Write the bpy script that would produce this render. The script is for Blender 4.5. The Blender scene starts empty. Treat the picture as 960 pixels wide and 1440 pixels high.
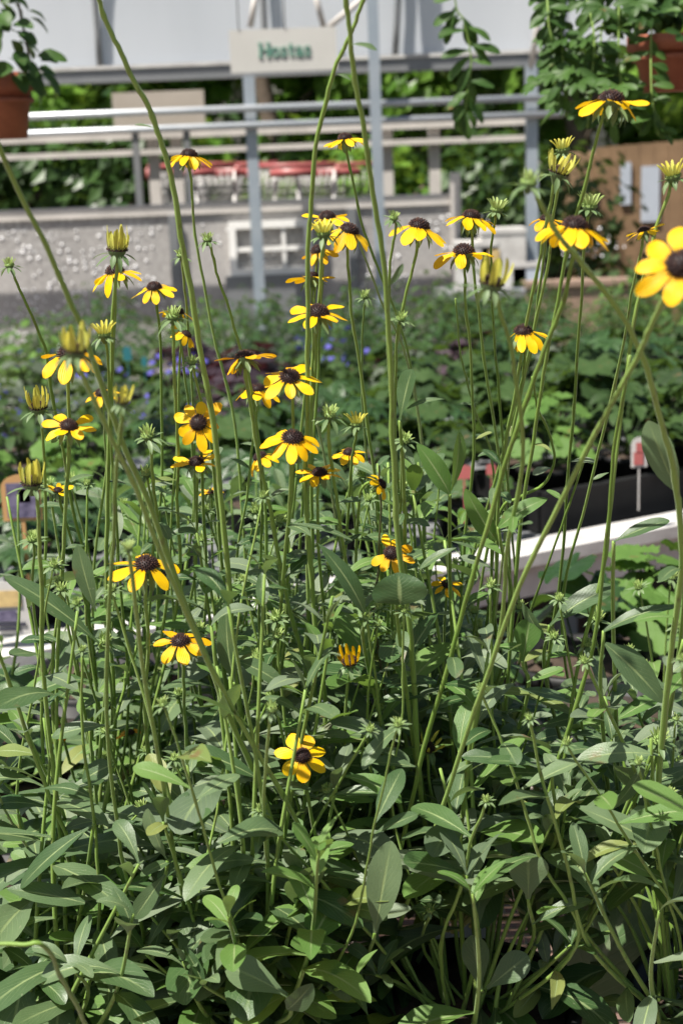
import bpy, math, random
from mathutils import Vector, Matrix, Euler, noise
R = random.Random(11)
rad = math.radians
scene = bpy.context.scene
col = scene.collection

# ------------------------------------------------------------ camera
CAM = Vector((0, 0, 1.6)); F = 2100.0
PITCH = rad(13.9); ROLL = rad(-2.2)
cam_rot = (Euler((rad(90) - PITCH, 0, 0)).to_matrix() @ Matrix.Rotation(ROLL, 3, 'Z'))
cd = bpy.data.cameras.new('camera'); cam = bpy.data.objects.new('camera', cd); col.objects.link(cam)
cam.location = CAM; cam.rotation_euler = cam_rot.to_euler()
cd.sensor_fit = 'VERTICAL'; cd.sensor_height = 36; cd.lens = 36 * F / 1440
cd.clip_start = 0.02; cd.clip_end = 400
cd.dof.use_dof = True; cd.dof.focus_distance = 1.16; cd.dof.aperture_fstop = 10.0
scene.camera = cam

# ------------------------------------------------------------ light
SUN = Vector((-0.42, -0.33, 1.0)).normalized()
el = math.asin(SUN.z); az = math.atan2(SUN.x, SUN.y)
w = bpy.data.worlds.new('World'); scene.world = w; w.use_nodes = True
nt = w.node_tree; bg = nt.nodes['Background']
sky = nt.nodes.new('ShaderNodeTexSky'); sky.sky_type = 'NISHITA'; sky.sun_disc = False
sky.sun_elevation = el; sky.sun_rotation = az; sky.air_density = 1.2; sky.dust_density = 2.5
nt.links.new(sky.outputs[0], bg.inputs[0]); bg.inputs[1].default_value = 0.052
sd = bpy.data.lights.new('sun', 'SUN'); sd.energy = 5.0; sd.angle = rad(0.6); sd.color = (1, 0.95, 0.87)
so = bpy.data.objects.new('sun', sd); col.objects.link(so); so.rotation_euler = SUN.to_track_quat('Z', 'Y').to_euler()
scene.view_settings.view_transform = 'Standard'; scene.view_settings.look = 'None'
scene.view_settings.gamma = 1; scene.view_settings.exposure = 0.98
scene.render.engine = 'CYCLES'
scene.cycles.max_bounces = 6; scene.cycles.transparent_max_bounces = 12

# ------------------------------------------------------------ projection helpers (for measuring the place)
def P(px, py, Y):
    d = cam_rot @ Vector(((px - 480) / F, -(py - 720) / F, -1))
    return CAM + d * (Y / d.y)
def G(px, py, z):
    d = cam_rot @ Vector(((px - 480) / F, -(py - 720) / F, -1))
    return CAM + d * ((z - CAM.z) / d.z)
camT = cam_rot.transposed()
def proj(p):
    q = camT @ (Vector(p) - CAM)
    if q.z > -1e-4: return (-999, -999)
    return (480 + F * q.x / -q.z, 720 - F * q.y / -q.z)
def base_at(px, Yb, z):
    y = 1000.0
    for _ in range(30):
        p = P(px, y, Yb); y += (p.z - z) / Yb * F * 0.9
    return P(px, y, Yb), y

# ------------------------------------------------------------ materials
def mat(name, base=(.5, .5, .5), rough=.6, metal=0, spec=.5):
    m = bpy.data.materials.new(name); m.use_nodes = True
    b = m.node_tree.nodes['Principled BSDF']
    b.inputs['Base Color'].default_value = (*base, 1); b.inputs['Roughness'].default_value = rough
    b.inputs['Metallic'].default_value = metal; b.inputs['Specular IOR Level'].default_value = spec
    return m
class N:
    def __init__(s, m): s.m = m; s.t = m.node_tree; s.b = s.t.nodes['Principled BSDF']; s.out = s.t.nodes['Material Output']
    def n(s, typ, **kw):
        x = s.t.nodes.new(typ)
        for k, v in kw.items(): setattr(x, k, v)
        return x
    def l(s, a, b): s.t.links.new(a, b)
    def math(s, op, a, b=None, c=None):
        x = s.n('ShaderNodeMath', operation=op)
        for i, v in enumerate((a, b, c)):
            if v is None: continue
            if isinstance(v, (int, float)): x.inputs[i].default_value = v
            else: s.l(v, x.inputs[i])
        return x.outputs[0]
    def mix(s, f, a, b):
        x = s.n('ShaderNodeMix', data_type='RGBA')
        if isinstance(f, (int, float)): x.inputs[0].default_value = f
        else: s.l(f, x.inputs[0])
        for i, v in ((6, a), (7, b)):
            if isinstance(v, tuple): x.inputs[i].default_value = (*v, 1)
            else: s.l(v, x.inputs[i])
        return x.outputs[2]
    def noise(s, scale, detail=3, vec=None, rough=.55):
        x = s.n('ShaderNodeTexNoise'); x.inputs['Scale'].default_value = scale; x.inputs['Detail'].default_value = detail
        x.inputs['Roughness'].default_value = rough
        if vec is None: vec = s.n('ShaderNodeTexCoord').outputs['Object']
        s.l(vec, x.inputs['Vector']); return x.outputs[0]
    def ramp(s, f, lo, hi):
        x = s.n('ShaderNodeMapRange'); s.l(f, x.inputs[0]); x.inputs[1].default_value = lo; x.inputs[2].default_value = hi
        return x.outputs[0]
    def bump(s, h, strength=.3, dist=.001):
        x = s.n('ShaderNodeBump'); x.inputs['Strength'].default_value = strength; x.inputs['Distance'].default_value = dist
        s.l(h, x.inputs['Height']); s.l(x.outputs[0], s.b.inputs['Normal']); return x.outputs[0]

def noisy(name, a, b, scale=5, rough=.7, metal=0, bump=0, bscale=None, spec=.5, detail=4):
    m = mat(name, a, rough, metal, spec); k = N(m)
    f = k.ramp(k.noise(scale, detail), .3, .7)
    k.l(k.mix(f, a, b), k.b.inputs['Base Color'])
    if bump: k.bump(k.noise(bscale or scale * 6, 3), .5, bump)
    return m

def leaf_mat(name, dark, light, rib=(.25, .32, .14), back=None, trans=.22, tcol=(.22, .38, .04), rough=.5, spec=.35, veins=True, var=.5, spots=True):
    m = mat(name, light, rough, 0, spec); k = N(m)
    at = k.n('ShaderNodeAttribute', attribute_name='uvr'); sep = k.n('ShaderNodeSeparateXYZ'); k.l(at.outputs['Vector'], sep.inputs[0])
    u, v, r = sep.outputs[0], sep.outputs[1], sep.outputs[2]
    n1 = k.ramp(k.noise(45, 5), .3, .72)
    mixf = k.math('ADD', k.math('MULTIPLY', r, 1 - var * .5), k.math('MULTIPLY', n1, var * .5))
    c = k.mix(mixf, dark, light)
    au = k.math('ABSOLUTE', k.math('SUBTRACT', u, .5))
    if veins:
        # side veins: slanting lines leaving the midrib
        ph = k.math('ADD', k.math('MULTIPLY', v, 62), k.math('MULTIPLY', au, -48))
        ln = k.ramp(k.math('SINE', ph), .86, 1.0)
        ln = k.math('MULTIPLY', ln, k.ramp(au, .5, .1))
        c = k.mix(k.math('MULTIPLY', ln, .28), c, rib)
        mr = k.ramp(au, .05, .022)
        mr = k.math('MULTIPLY', mr, k.ramp(v, 1.0, .55))
        c = k.mix(k.math('MULTIPLY', mr, .85), c, rib)
        h = k.math('ADD', k.math('MULTIPLY', ln, -.5), k.math('MULTIPLY', mr, -.8))
        h = k.math('ADD', h, k.math('MULTIPLY', k.noise(700, 2), .6))
        k.bump(h, .5, .0006)
    if spots:
        sp = k.ramp(k.noise(260, 2), .70, .76)
        c = k.mix(k.math('MULTIPLY', sp, .35), c, (.30, .30, .2))
        br = k.math('MULTIPLY', k.ramp(k.noise(30, 4), .66, .73), .7)
        c = k.mix(br, c, (.16, .09, .04))
    geo = k.n('ShaderNodeNewGeometry')
    if back: c = k.mix(geo.outputs['Backfacing'], c, back)
    k.l(c, k.b.inputs['Base Color'])
    tr = k.n('ShaderNodeBsdfTranslucent'); k.l(k.mix(.5, c, tcol), tr.inputs[0])
    ms = k.n('ShaderNodeMixShader'); ms.inputs[0].default_value = trans
    k.l(k.b.outputs[0], ms.inputs[1]); k.l(tr.outputs[0], ms.inputs[2]); k.l(ms.outputs[0], k.out.inputs[0])
    return m

M = {}
M['leaf'] = leaf_mat('rudbeckia leaf', (.036, .080, .026), (.140, .200, .100), back=(.14, .195, .095), rough=.43, spec=.45, trans=.28)
M['leaf_fresh'] = leaf_mat('fresh leaf', (.065, .145, .03), (.14, .235, .06), back=(.14, .23, .06), trans=.3, tcol=(.3, .5, .05))
M['leaf_grey'] = leaf_mat('dusty leaf', (.075, .115, .062), (.185, .23, .15), back=(.16, .20, .12), rough=.55, spec=.35, trans=.24)
M['leaf_deep'] = leaf_mat('deep green leaf', (.022, .060, .018), (.075, .135, .045), back=(.09, .15, .06), rough=.4, spec=.45, trans=.24)
M['leaf_yellow'] = leaf_mat('yellowing leaf', (.13, .19, .05), (.24, .26, .08), trans=.3, tcol=(.35, .4, .08))
M['bract'] = leaf_mat('bract', (.09, .15, .055), (.18, .25, .12), veins=False, spots=False)
M['petal'] = None
def petal_mat(name, a, b, tip, tr=.3):
    m = mat(name, a, .45, 0, .3); k = N(m)
    at = k.n('ShaderNodeAttribute', attribute_name='uvr'); sep = k.n('ShaderNodeSeparateXYZ'); k.l(at.outputs['Vector'], sep.inputs[0])
    u, v, r = sep.outputs
    c = k.mix(r, a, b)
    c = k.mix(k.math('MULTIPLY', k.ramp(v, .35, 0), .5), c, tip)
    st = k.math('MULTIPLY', k.ramp(k.math('SINE', k.math('MULTIPLY', u, 44)), .5, 1), .16)
    c = k.mix(st, c, tip)
    k.bump(k.math('SINE', k.math('MULTIPLY', u, 44)), .35, .0004)
    k.l(c, k.b.inputs['Base Color'])
    t = k.n('ShaderNodeBsdfTranslucent'); k.l(c, t.inputs[0])
    ms = k.n('ShaderNodeMixShader'); ms.inputs[0].default_value = tr
    k.l(k.b.outputs[0], ms.inputs[1]); k.l(t.outputs[0], ms.inputs[2]); k.l(ms.outputs[0], k.out.inputs[0])
    return m
M['petal'] = petal_mat('yellow petal', (.84, .45, .002), (.88, .57, .004), (.74, .29, .002))
M['petal_old'] = petal_mat('ageing petal', (.72, .27, .004), (.78, .36, .01), (.5, .15, .01))
M['petal_mid'] = petal_mat('deep yellow petal', (.78, .38, .003), (.84, .50, .006), (.62, .22, .005))
M['petal_bud'] = petal_mat('bud petal', (.60, .52, .06), (.55, .56, .12), (.32, .42, .08))
M['petal_green'] = petal_mat('green floret', (.30, .42, .12), (.42, .52, .18), (.18, .3, .08))
def cone_mat():
    m = mat('dark cone', (.03, .01, .008), .6, 0, .3); k = N(m)
    at = k.n('ShaderNodeAttribute', attribute_name='uvr'); sep = k.n('ShaderNodeSeparateXYZ'); k.l(at.outputs['Vector'], sep.inputs[0])
    k.l(k.mix(k.math('POWER', sep.outputs[2], 3), (.016, .006, .006), (.12, .045, .018)), k.b.inputs['Base Color'])
    return m
M['cone'] = cone_mat()
def stem_mat(name, a, b):
    m = mat(name, a, .5, 0, .35); k = N(m)
    at = k.n('ShaderNodeAttribute', attribute_name='uvr'); sep = k.n('ShaderNodeSeparateXYZ'); k.l(at.outputs['Vector'], sep.inputs[0])
    c = k.mix(sep.outputs[2], a, b)
    st = k.ramp(k.math('SINE', k.math('MULTIPLY', sep.outputs[0], 50)), .2, 1)
    c = k.mix(k.math('MULTIPLY', st, .3), c, (.28, .38, .11))
    tc = k.n('ShaderNodeTexCoord'); mp = k.n('ShaderNodeMapping'); mp.inputs['Scale'].default_value = (1, 1, .12); k.l(tc.outputs['Object'], mp.inputs[0])
    n_ = k.noise(220, 3, mp.outputs[0]); c = k.mix(k.math('MULTIPLY', k.ramp(n_, .55, .72), .6), c, (.10, .075, .035))
    c2 = k.mix(k.math('MULTIPLY', k.ramp(k.noise(16, 2), .5, .7), .3), c, (.26, .34, .10))
    k.l(c2, k.b.inputs['Base Color']); k.bump(k.noise(1500, 2), .4, .0005)
    k.b.inputs['Sheen Weight'].default_value = .08; k.b.inputs['Sheen Roughness'].default_value = .4
    return m
M['stem'] = stem_mat('green stem', (.12, .215, .028), (.21, .33, .07))
M['stem_pale'] = stem_mat('pale stem', (.24, .31, .12), (.36, .42, .2))
M['stem_dark'] = stem_mat('dark stem', (.05, .045, .03), (.08, .06, .035))
M['steel'] = noisy('galvanised steel', (.27, .32, .37), (.36, .40, .44), 6, .45, .3, .0005)
M['rail'] = noisy('bright rail tube', (.36, .39, .42), (.46, .48, .5), 6, .35, .35)
M['alu'] = noisy('grey aluminium', (.17, .18, .19), (.24, .245, .25), 4, .5, .3)
M['white_paint'] = noisy('white painted wood', (.74, .73, .70), (.84, .83, .80), 7, .6, 0, .0008, 60)
M['pale_board'] = noisy('weathered pale board', (.46, .43, .40), (.62, .58, .54), 5, .75, 0, .001, 40)
M['plastic_black'] = noisy('black pot plastic', (.006, .006, .007), (.015, .015, .015), 12, .5, spec=.25)
M['soil'] = noisy('potting soil', (.02, .013, .008), (.07, .045, .03), 60, .95, 0, .006, 90)
M['terracotta'] = noisy('terracotta plastic', (.20, .055, .028), (.36, .11, .055), 22, .65, 0, .0004, detail=7)
M['white_plastic'] = noisy('white plastic', (.38, .365, .35), (.60, .59, .57), 9, .5, 0, .001, 40, detail=7)
M['sign'] = noisy('sign board', (.46, .45, .42), (.52, .51, .48), 3, .6)
M['sign_tan'] = noisy('tan sign board', (.34, .30, .255), (.41, .365, .32), 3, .7)
M['ink_green'] = mat('green lettering', (.10, .26, .19), .6)
M['ink'] = mat('dark print', (.03, .03, .05), .6)
M['red'] = noisy('red plastic', (.32, .07, .07), (.42, .14, .13), 9, .4)
M['chrome'] = mat('cart wire', (.42, .41, .40), .5, .3)
M['wood_brown'] = noisy('brown fence boards', (.17, .105, .055), (.24, .15, .08), 6, .8, 0, .002, 30)
M['bluewhite'] = noisy('pale blue panel', (.36, .40, .46), (.44, .48, .54), 5, .5)
M['teal'] = mat('teal tag', (.02, .14, .16), .5)
M['tag_violet'] = noisy('tag picture violet', (.05, .045, .09), (.18, .16, .24), 90, .5)
M['violet'] = petal_mat('violet petal', (.06, .055, .34), (.14, .13, .5), (.2, .18, .5))
M['white_petal'] = petal_mat('white petal', (.65, .66, .68), (.75, .75, .74), (.6, .62, .5))
M['mesh_steel'] = noisy('bench wire', (.42, .36, .31), (.55, .5, .45), 60, .5, .3)
M['het_green'] = leaf_mat('lobed leaf', (.012, .030, .008), (.052, .096, .028), veins=False, back=(.05, .085, .03), rough=.6, spec=.2)
M['het_bright'] = leaf_mat('bright lobed leaf', (.05, .11, .02), (.11, .20, .045), veins=False, rough=.6, spec=.2)
M['het_purple'] = leaf_mat('purple leaf', (.014, .008, .012), (.075, .048, .062), veins=False, tcol=(.15, .03, .03), rough=.4)
M['het_silver'] = leaf_mat('silver leaf', (.045, .062, .04), (.12, .145, .105), veins=False, rough=.6, spec=.2)
M['dark_leaf'] = leaf_mat('dark broad leaf', (.016, .042, .012), (.038, .082, .025), rib=(.07, .14, .05), rough=.35)
M['broad_leaf'] = leaf_mat('broad rough leaf', (.10, .18, .07), (.17, .26, .12), rib=(.25, .32, .18), rough=.32, spec=.6, spots=False)
M['hedge'] = leaf_mat('hedge leaf', (.045, .12, .015), (.18, .32, .05), veins=False, spots=False, trans=.35, tcol=(.35, .5, .05), rough=.35)
M['hedge_dark'] = leaf_mat('dark hedge leaf', (.02, .05, .012), (.05, .10, .025), veins=False, spots=False, rough=.4)
M['ivy'] = leaf_mat('trailing leaf', (.018, .05, .010), (.065, .13, .028), veins=False, rough=.5, spec=.25)
M['bark'] = noisy('bark', (.08, .06, .045), (.16, .12, .09), 14, .9, 0, .01, 30)
M['rope'] = mat('hanging wire', (.10, .10, .1), .5, .4)
M['yellow_card'] = noisy('tag picture yellow', (.35, .25, .12), (.6, .45, .2), 70, .5)
M['orange_edge'] = mat('tag orange edge', (.42, .24, .10), .5)

def brick_mat():
    m = mat('brick paving', (.3, .15, .1), .85); k = N(m)
    tc = k.n('ShaderNodeTexCoord'); b = k.n('ShaderNodeTexBrick'); k.l(tc.outputs['Object'], b.inputs['Vector'])
    b.inputs['Scale'].default_value = 4.6; b.inputs['Color1'].default_value = (.20, .115, .085, 1); b.inputs['Color2'].default_value = (.14, .082, .065, 1)
    b.inputs['Mortar'].default_value = (.09, .075, .06, 1); b.inputs['Mortar Size'].default_value = .015
    k.l(k.mix(k.math('MULTIPLY', k.noise(6, 4), .5), b.outputs[0], (.12, .09, .07)), k.b.inputs['Base Color'])
    k.bump(k.noise(60, 3), .5, .003); return m
M['brick'] = brick_mat()
M['ground'] = noisy('gravel ground', (.12, .11, .09), (.22, .2, .17), 1.5, .95, 0, .01, 60)
def film_mat():
    m = mat('polythene film', (.60, .655, .73), .5, 0, .3); k = N(m)
    tc = k.n('ShaderNodeTexCoord'); mp = k.n('ShaderNodeMapping'); mp.inputs['Scale'].default_value = (1, .2, .2); k.l(tc.outputs['Object'], mp.inputs[0])
    f = k.ramp(k.noise(1.6, 4, mp.outputs[0]), .3, .7)
    k.l(k.mix(f, (.62, .65, .69), (.73, .76, .80)), k.b.inputs['Base Color'])
    t = k.n('ShaderNodeBsdfTranslucent'); t.inputs[0].default_value = (.6, .66, .75, 1)
    ms = k.n('ShaderNodeMixShader'); ms.inputs[0].default_value = .35
    k.l(k.b.outputs[0], ms.inputs[1]); k.l(t.outputs[0], ms.inputs[2]); k.l(ms.outputs[0], k.out.inputs[0]); return m
M['film'] = film_mat()
def cloth_mat():
    m = mat('grey screen cloth', (.3, .29, .28), .6); k = N(m)
    tc = k.n('ShaderNodeTexCoord'); sp = k.n('ShaderNodeSeparateXYZ'); k.l(tc.outputs['Object'], sp.inputs[0])
    x, z = sp.outputs[0], sp.outputs[2]
    c = k.mix(k.ramp(k.noise(38, 4), .3, .7), (.20, .19, .185), (.40, .385, .37))
    c = k.mix(k.math('MULTIPLY', k.ramp(k.noise(1.4, 3), .4, .65), .45), c, (.48, .455, .435))
    # light glints painted into the colour as white dots, in rows and patches
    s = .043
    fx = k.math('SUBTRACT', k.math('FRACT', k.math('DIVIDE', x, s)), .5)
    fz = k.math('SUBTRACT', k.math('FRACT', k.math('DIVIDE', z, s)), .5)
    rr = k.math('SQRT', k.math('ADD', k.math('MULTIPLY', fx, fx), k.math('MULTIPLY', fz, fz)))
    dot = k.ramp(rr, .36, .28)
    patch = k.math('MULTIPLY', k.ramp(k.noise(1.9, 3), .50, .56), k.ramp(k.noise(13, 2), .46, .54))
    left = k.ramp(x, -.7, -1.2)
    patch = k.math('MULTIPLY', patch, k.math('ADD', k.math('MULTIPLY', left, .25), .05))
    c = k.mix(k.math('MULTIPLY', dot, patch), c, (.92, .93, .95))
    k.l(c, k.b.inputs['Base Color']); k.bump(k.noise(70, 3), .6, .004); return m
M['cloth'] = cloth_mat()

# ------------------------------------------------------------ mesh builder
class MB:
    def __init__(s): s.v = []; s.f = []; s.a = []; s.mi = []; s.cur = 0
    def vert(s, p, a=(0, 0, 0)): s.v.append((p[0], p[1], p[2])); s.a.append(a); return len(s.v) - 1
    def face(s, *ids): s.f.append(ids); s.mi.append(s.cur)
    def box(s, lo, hi, r=None):
        r = R.random() if r is None else r
        b = len(s.v)
        for x in (lo[0], hi[0]):
            for y in (lo[1], hi[1]):
                for z in (lo[2], hi[2]): s.vert((x, y, z), (.5, .5, r))
        for q in ((0, 1, 3, 2), (4, 6, 7, 5), (0, 4, 5, 1), (2, 3, 7, 6), (0, 2, 6, 4), (1, 5, 7, 3)): s.face(*[b + i for i in q])
    def obox(s, c, ax, ay, az, r=.5):
        b = len(s.v); c = Vector(c)
        for i in (-1, 1):
            for j in (-1, 1):
                for k in (-1, 1): s.vert(c + ax * i + ay * j + az * k, (.5, .5, r))
        for q in ((0, 1, 3, 2), (4, 6, 7, 5), (0, 4, 5, 1), (2, 3, 7, 6), (0, 2, 6, 4), (1, 5, 7, 3)): s.face(*[b + i for i in q])
    def tube(s, pts, rads, sides=10, ridge=0.0, rnd=None, caps=True):
        rnd = R.random() if rnd is None else rnd
        pts = [Vector(p) for p in pts]; n = len(pts); rings = []
        t0 = (pts[1] - pts[0]).normalized(); u = t0.orthogonal().normalized()
        for i, p in enumerate(pts):
            t = (pts[min(i + 1, n - 1)] - pts[max(i - 1, 0)]).normalized()
            u = (u - t * u.dot(t)).normalized(); w_ = t.cross(u)
            r = rads if isinstance(rads, (int, float)) else rads[i]
            ring = []
            for k in range(sides):
                a = 2 * math.pi * k / sides; rr = r * (1 + ridge * (1 if k % 2 else -1))
                ring.append(s.vert(p + (u * math.cos(a) + w_ * math.sin(a)) * rr, (k / sides, i / n, rnd)))
            rings.append(ring)
        for a, b in zip(rings, rings[1:]):
            for k in range(sides): s.face(a[k], a[(k + 1) % sides], b[(k + 1) % sides], b[k])
        if caps: s.face(*rings[0][::-1]); s.face(*rings[-1])
    def lathe(s, c, prof, sides=20, rnd=.5):
        c = Vector(c); rings = []
        for (r, z) in prof:
            rings.append([s.vert(c + Vector((r * math.cos(2 * math.pi * k / sides), r * math.sin(2 * math.pi * k / sides), z)), (k / sides, 0, rnd)) for k in range(sides)])
        for a, b in zip(rings, rings[1:]):
            for k in range(sides): s.face(a[k], a[(k + 1) % sides], b[(k + 1) % sides], b[k])
        s.face(*rings[0][::-1]); s.face(*rings[-1])
    def build(s, name, material, parent=None, smooth=True, root=None):
        me = bpy.data.meshes.new(name)
        off = Vector((0, 0, 0))
        if root is None: root = parent
        if root is not None: off = root.matrix_world.translation if False else Vector(root.get('_o', (0, 0, 0)))
        me.from_pydata([(x - off.x, y - off.y, z - off.z) for x, y, z in s.v], [], s.f)
        at = me.attributes.new('uvr', 'FLOAT_VECTOR', 'POINT'); at.data.foreach_set('vector', [c for a in s.a for c in a])
        mats = material if isinstance(material, list) else [material]
        for m_ in mats: me.materials.append(m_)
        if len(mats) > 1: me.polygons.foreach_set('material_index', s.mi)
        if smooth: me.polygons.foreach_set('use_smooth', [True] * len(me.polygons))
        me.update()
        o = bpy.data.objects.new(name, me); col.objects.link(o)
        if parent is not None: o.parent = parent; o['_o'] = off[:]
        return o
def tag(o, label, cat, group=None, kind=None):
    if label: o['label'] = label
    if cat: o['category'] = cat
    if group: o['group'] = group
    if kind: o['kind'] = kind
    return o
def root(name, loc, label, cat, group=None):
    o = bpy.data.objects.new(name, None); col.objects.link(o); o.location = loc; o['_o'] = tuple(loc)
    o.empty_display_size = .02
    return tag(o, label, cat, group)
def copy_tree(o, parent=None, rz=None):
    c = o.copy(); col.objects.link(c)
    if parent is not None: c.parent = parent
    for ch in list(o.children): copy_tree(ch, c)
    return c
def lerp(a, b, t): return a + (b - a) * t
def tab(T, t):
    for (a, x), (b, y) in zip(T, T[1:]):
        if t <= b: return lerp(x, y, (t - a) / (b - a))
    return T[-1][1]
PROF = {
 'oblong': [(0, .10), (.12, .20), (.3, .70), (.5, .96), (.7, 1), (.84, .80), (.93, .52), (.98, .26), (1, .06)],
 'ovate': [(0, .12), (.08, .3), (.2, .82), (.4, 1), (.65, .88), (.84, .58), (.95, .28), (1, .04)],
 'obovate': [(0, .12), (.15, .18), (.35, .55), (.58, .95), (.75, 1), (.88, .80), (.96, .48), (1, .12)],
 'lance': [(0, .2), (.2, .7), (.4, 1), (.6, .85), (.8, .5), (1, .02)],
 'petal': [(0, .38), (.2, .62), (.45, .93), (.62, 1), (.8, .84), (.92, .54), (1, .16)],
 'strip': [(0, .8), (.3, 1), (.7, .95), (.9, .7), (1, .3)],
}
def leaf(mb, base, d, n, L, W, arch=.6, fold=.25, prof='oblong', wav=.06, nv=9, nu=2, rnd=None, notch=0, twist=0, bend=0):
    rnd = R.random() if rnd is None else rnd
    d = Vector(d).normalized(); n = Vector(n); n = (n - d * n.dot(d))
    if n.length < 1e-4: n = d.orthogonal()
    n.normalize(); s = d.cross(n); p = Vector(base); rows = []; ph = R.random() * 6
    T = PROF[prof]
    tp = 0
    for j in range(nv + 1):
        t = 1 - (1 - j / nv) ** 1.45; a = arch * t; b = bend * t
        dd = d * math.cos(a) - n * math.sin(a); dd = (dd * math.cos(b) + s * math.sin(b))
        nn = d * math.sin(a) + n * math.cos(a)
        if j: p = p + dd * (L * (t - tp)); tp = t
        ss = dd.cross(nn).normalized()
        if twist: q = Matrix.Rotation(twist * t, 3, dd); ss = q @ ss; nn = q @ nn
        w_ = W * .5 * tab(T, t); row = []
        for i in range(-nu, nu + 1):
            u = i / nu; au = abs(u)
            q = p + ss * (u * w_) + nn * (au * w_ * fold + wav * w_ * au * math.sin(t * 11 + ph + u * 1.3))
            if notch and j == nv: q = q - dd * (notch * L * (1 - abs(au - .5) * 2))
            row.append(mb.vert(q, (.5 + .5 * u, t, rnd)))
        rows.append(row)
    for a, b in zip(rows, rows[1:]):
        for i in range(2 * nu): mb.face(a[i], a[i + 1], b[i + 1], b[i])
def smooth_path(pts, per=6):
    pts = [Vector(p) for p in pts]; q = [pts[0] * 2 - pts[1]] + pts + [pts[-1] * 2 - pts[-2]]; out = []
    for i in range(1, len(q) - 2):
        a, b, c, d = q[i - 1:i + 3]
        for k in range(per):
            t = k / per
            out.append(.5 * ((2 * b) + (c - a) * t + (2 * a - 5 * b + 4 * c - d) * t * t + (3 * b - a - 3 * c + d) * t ** 3))
    out.append(pts[-1]); return out

BZ = 0.92     # soil height of the pots on the front bench
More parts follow.
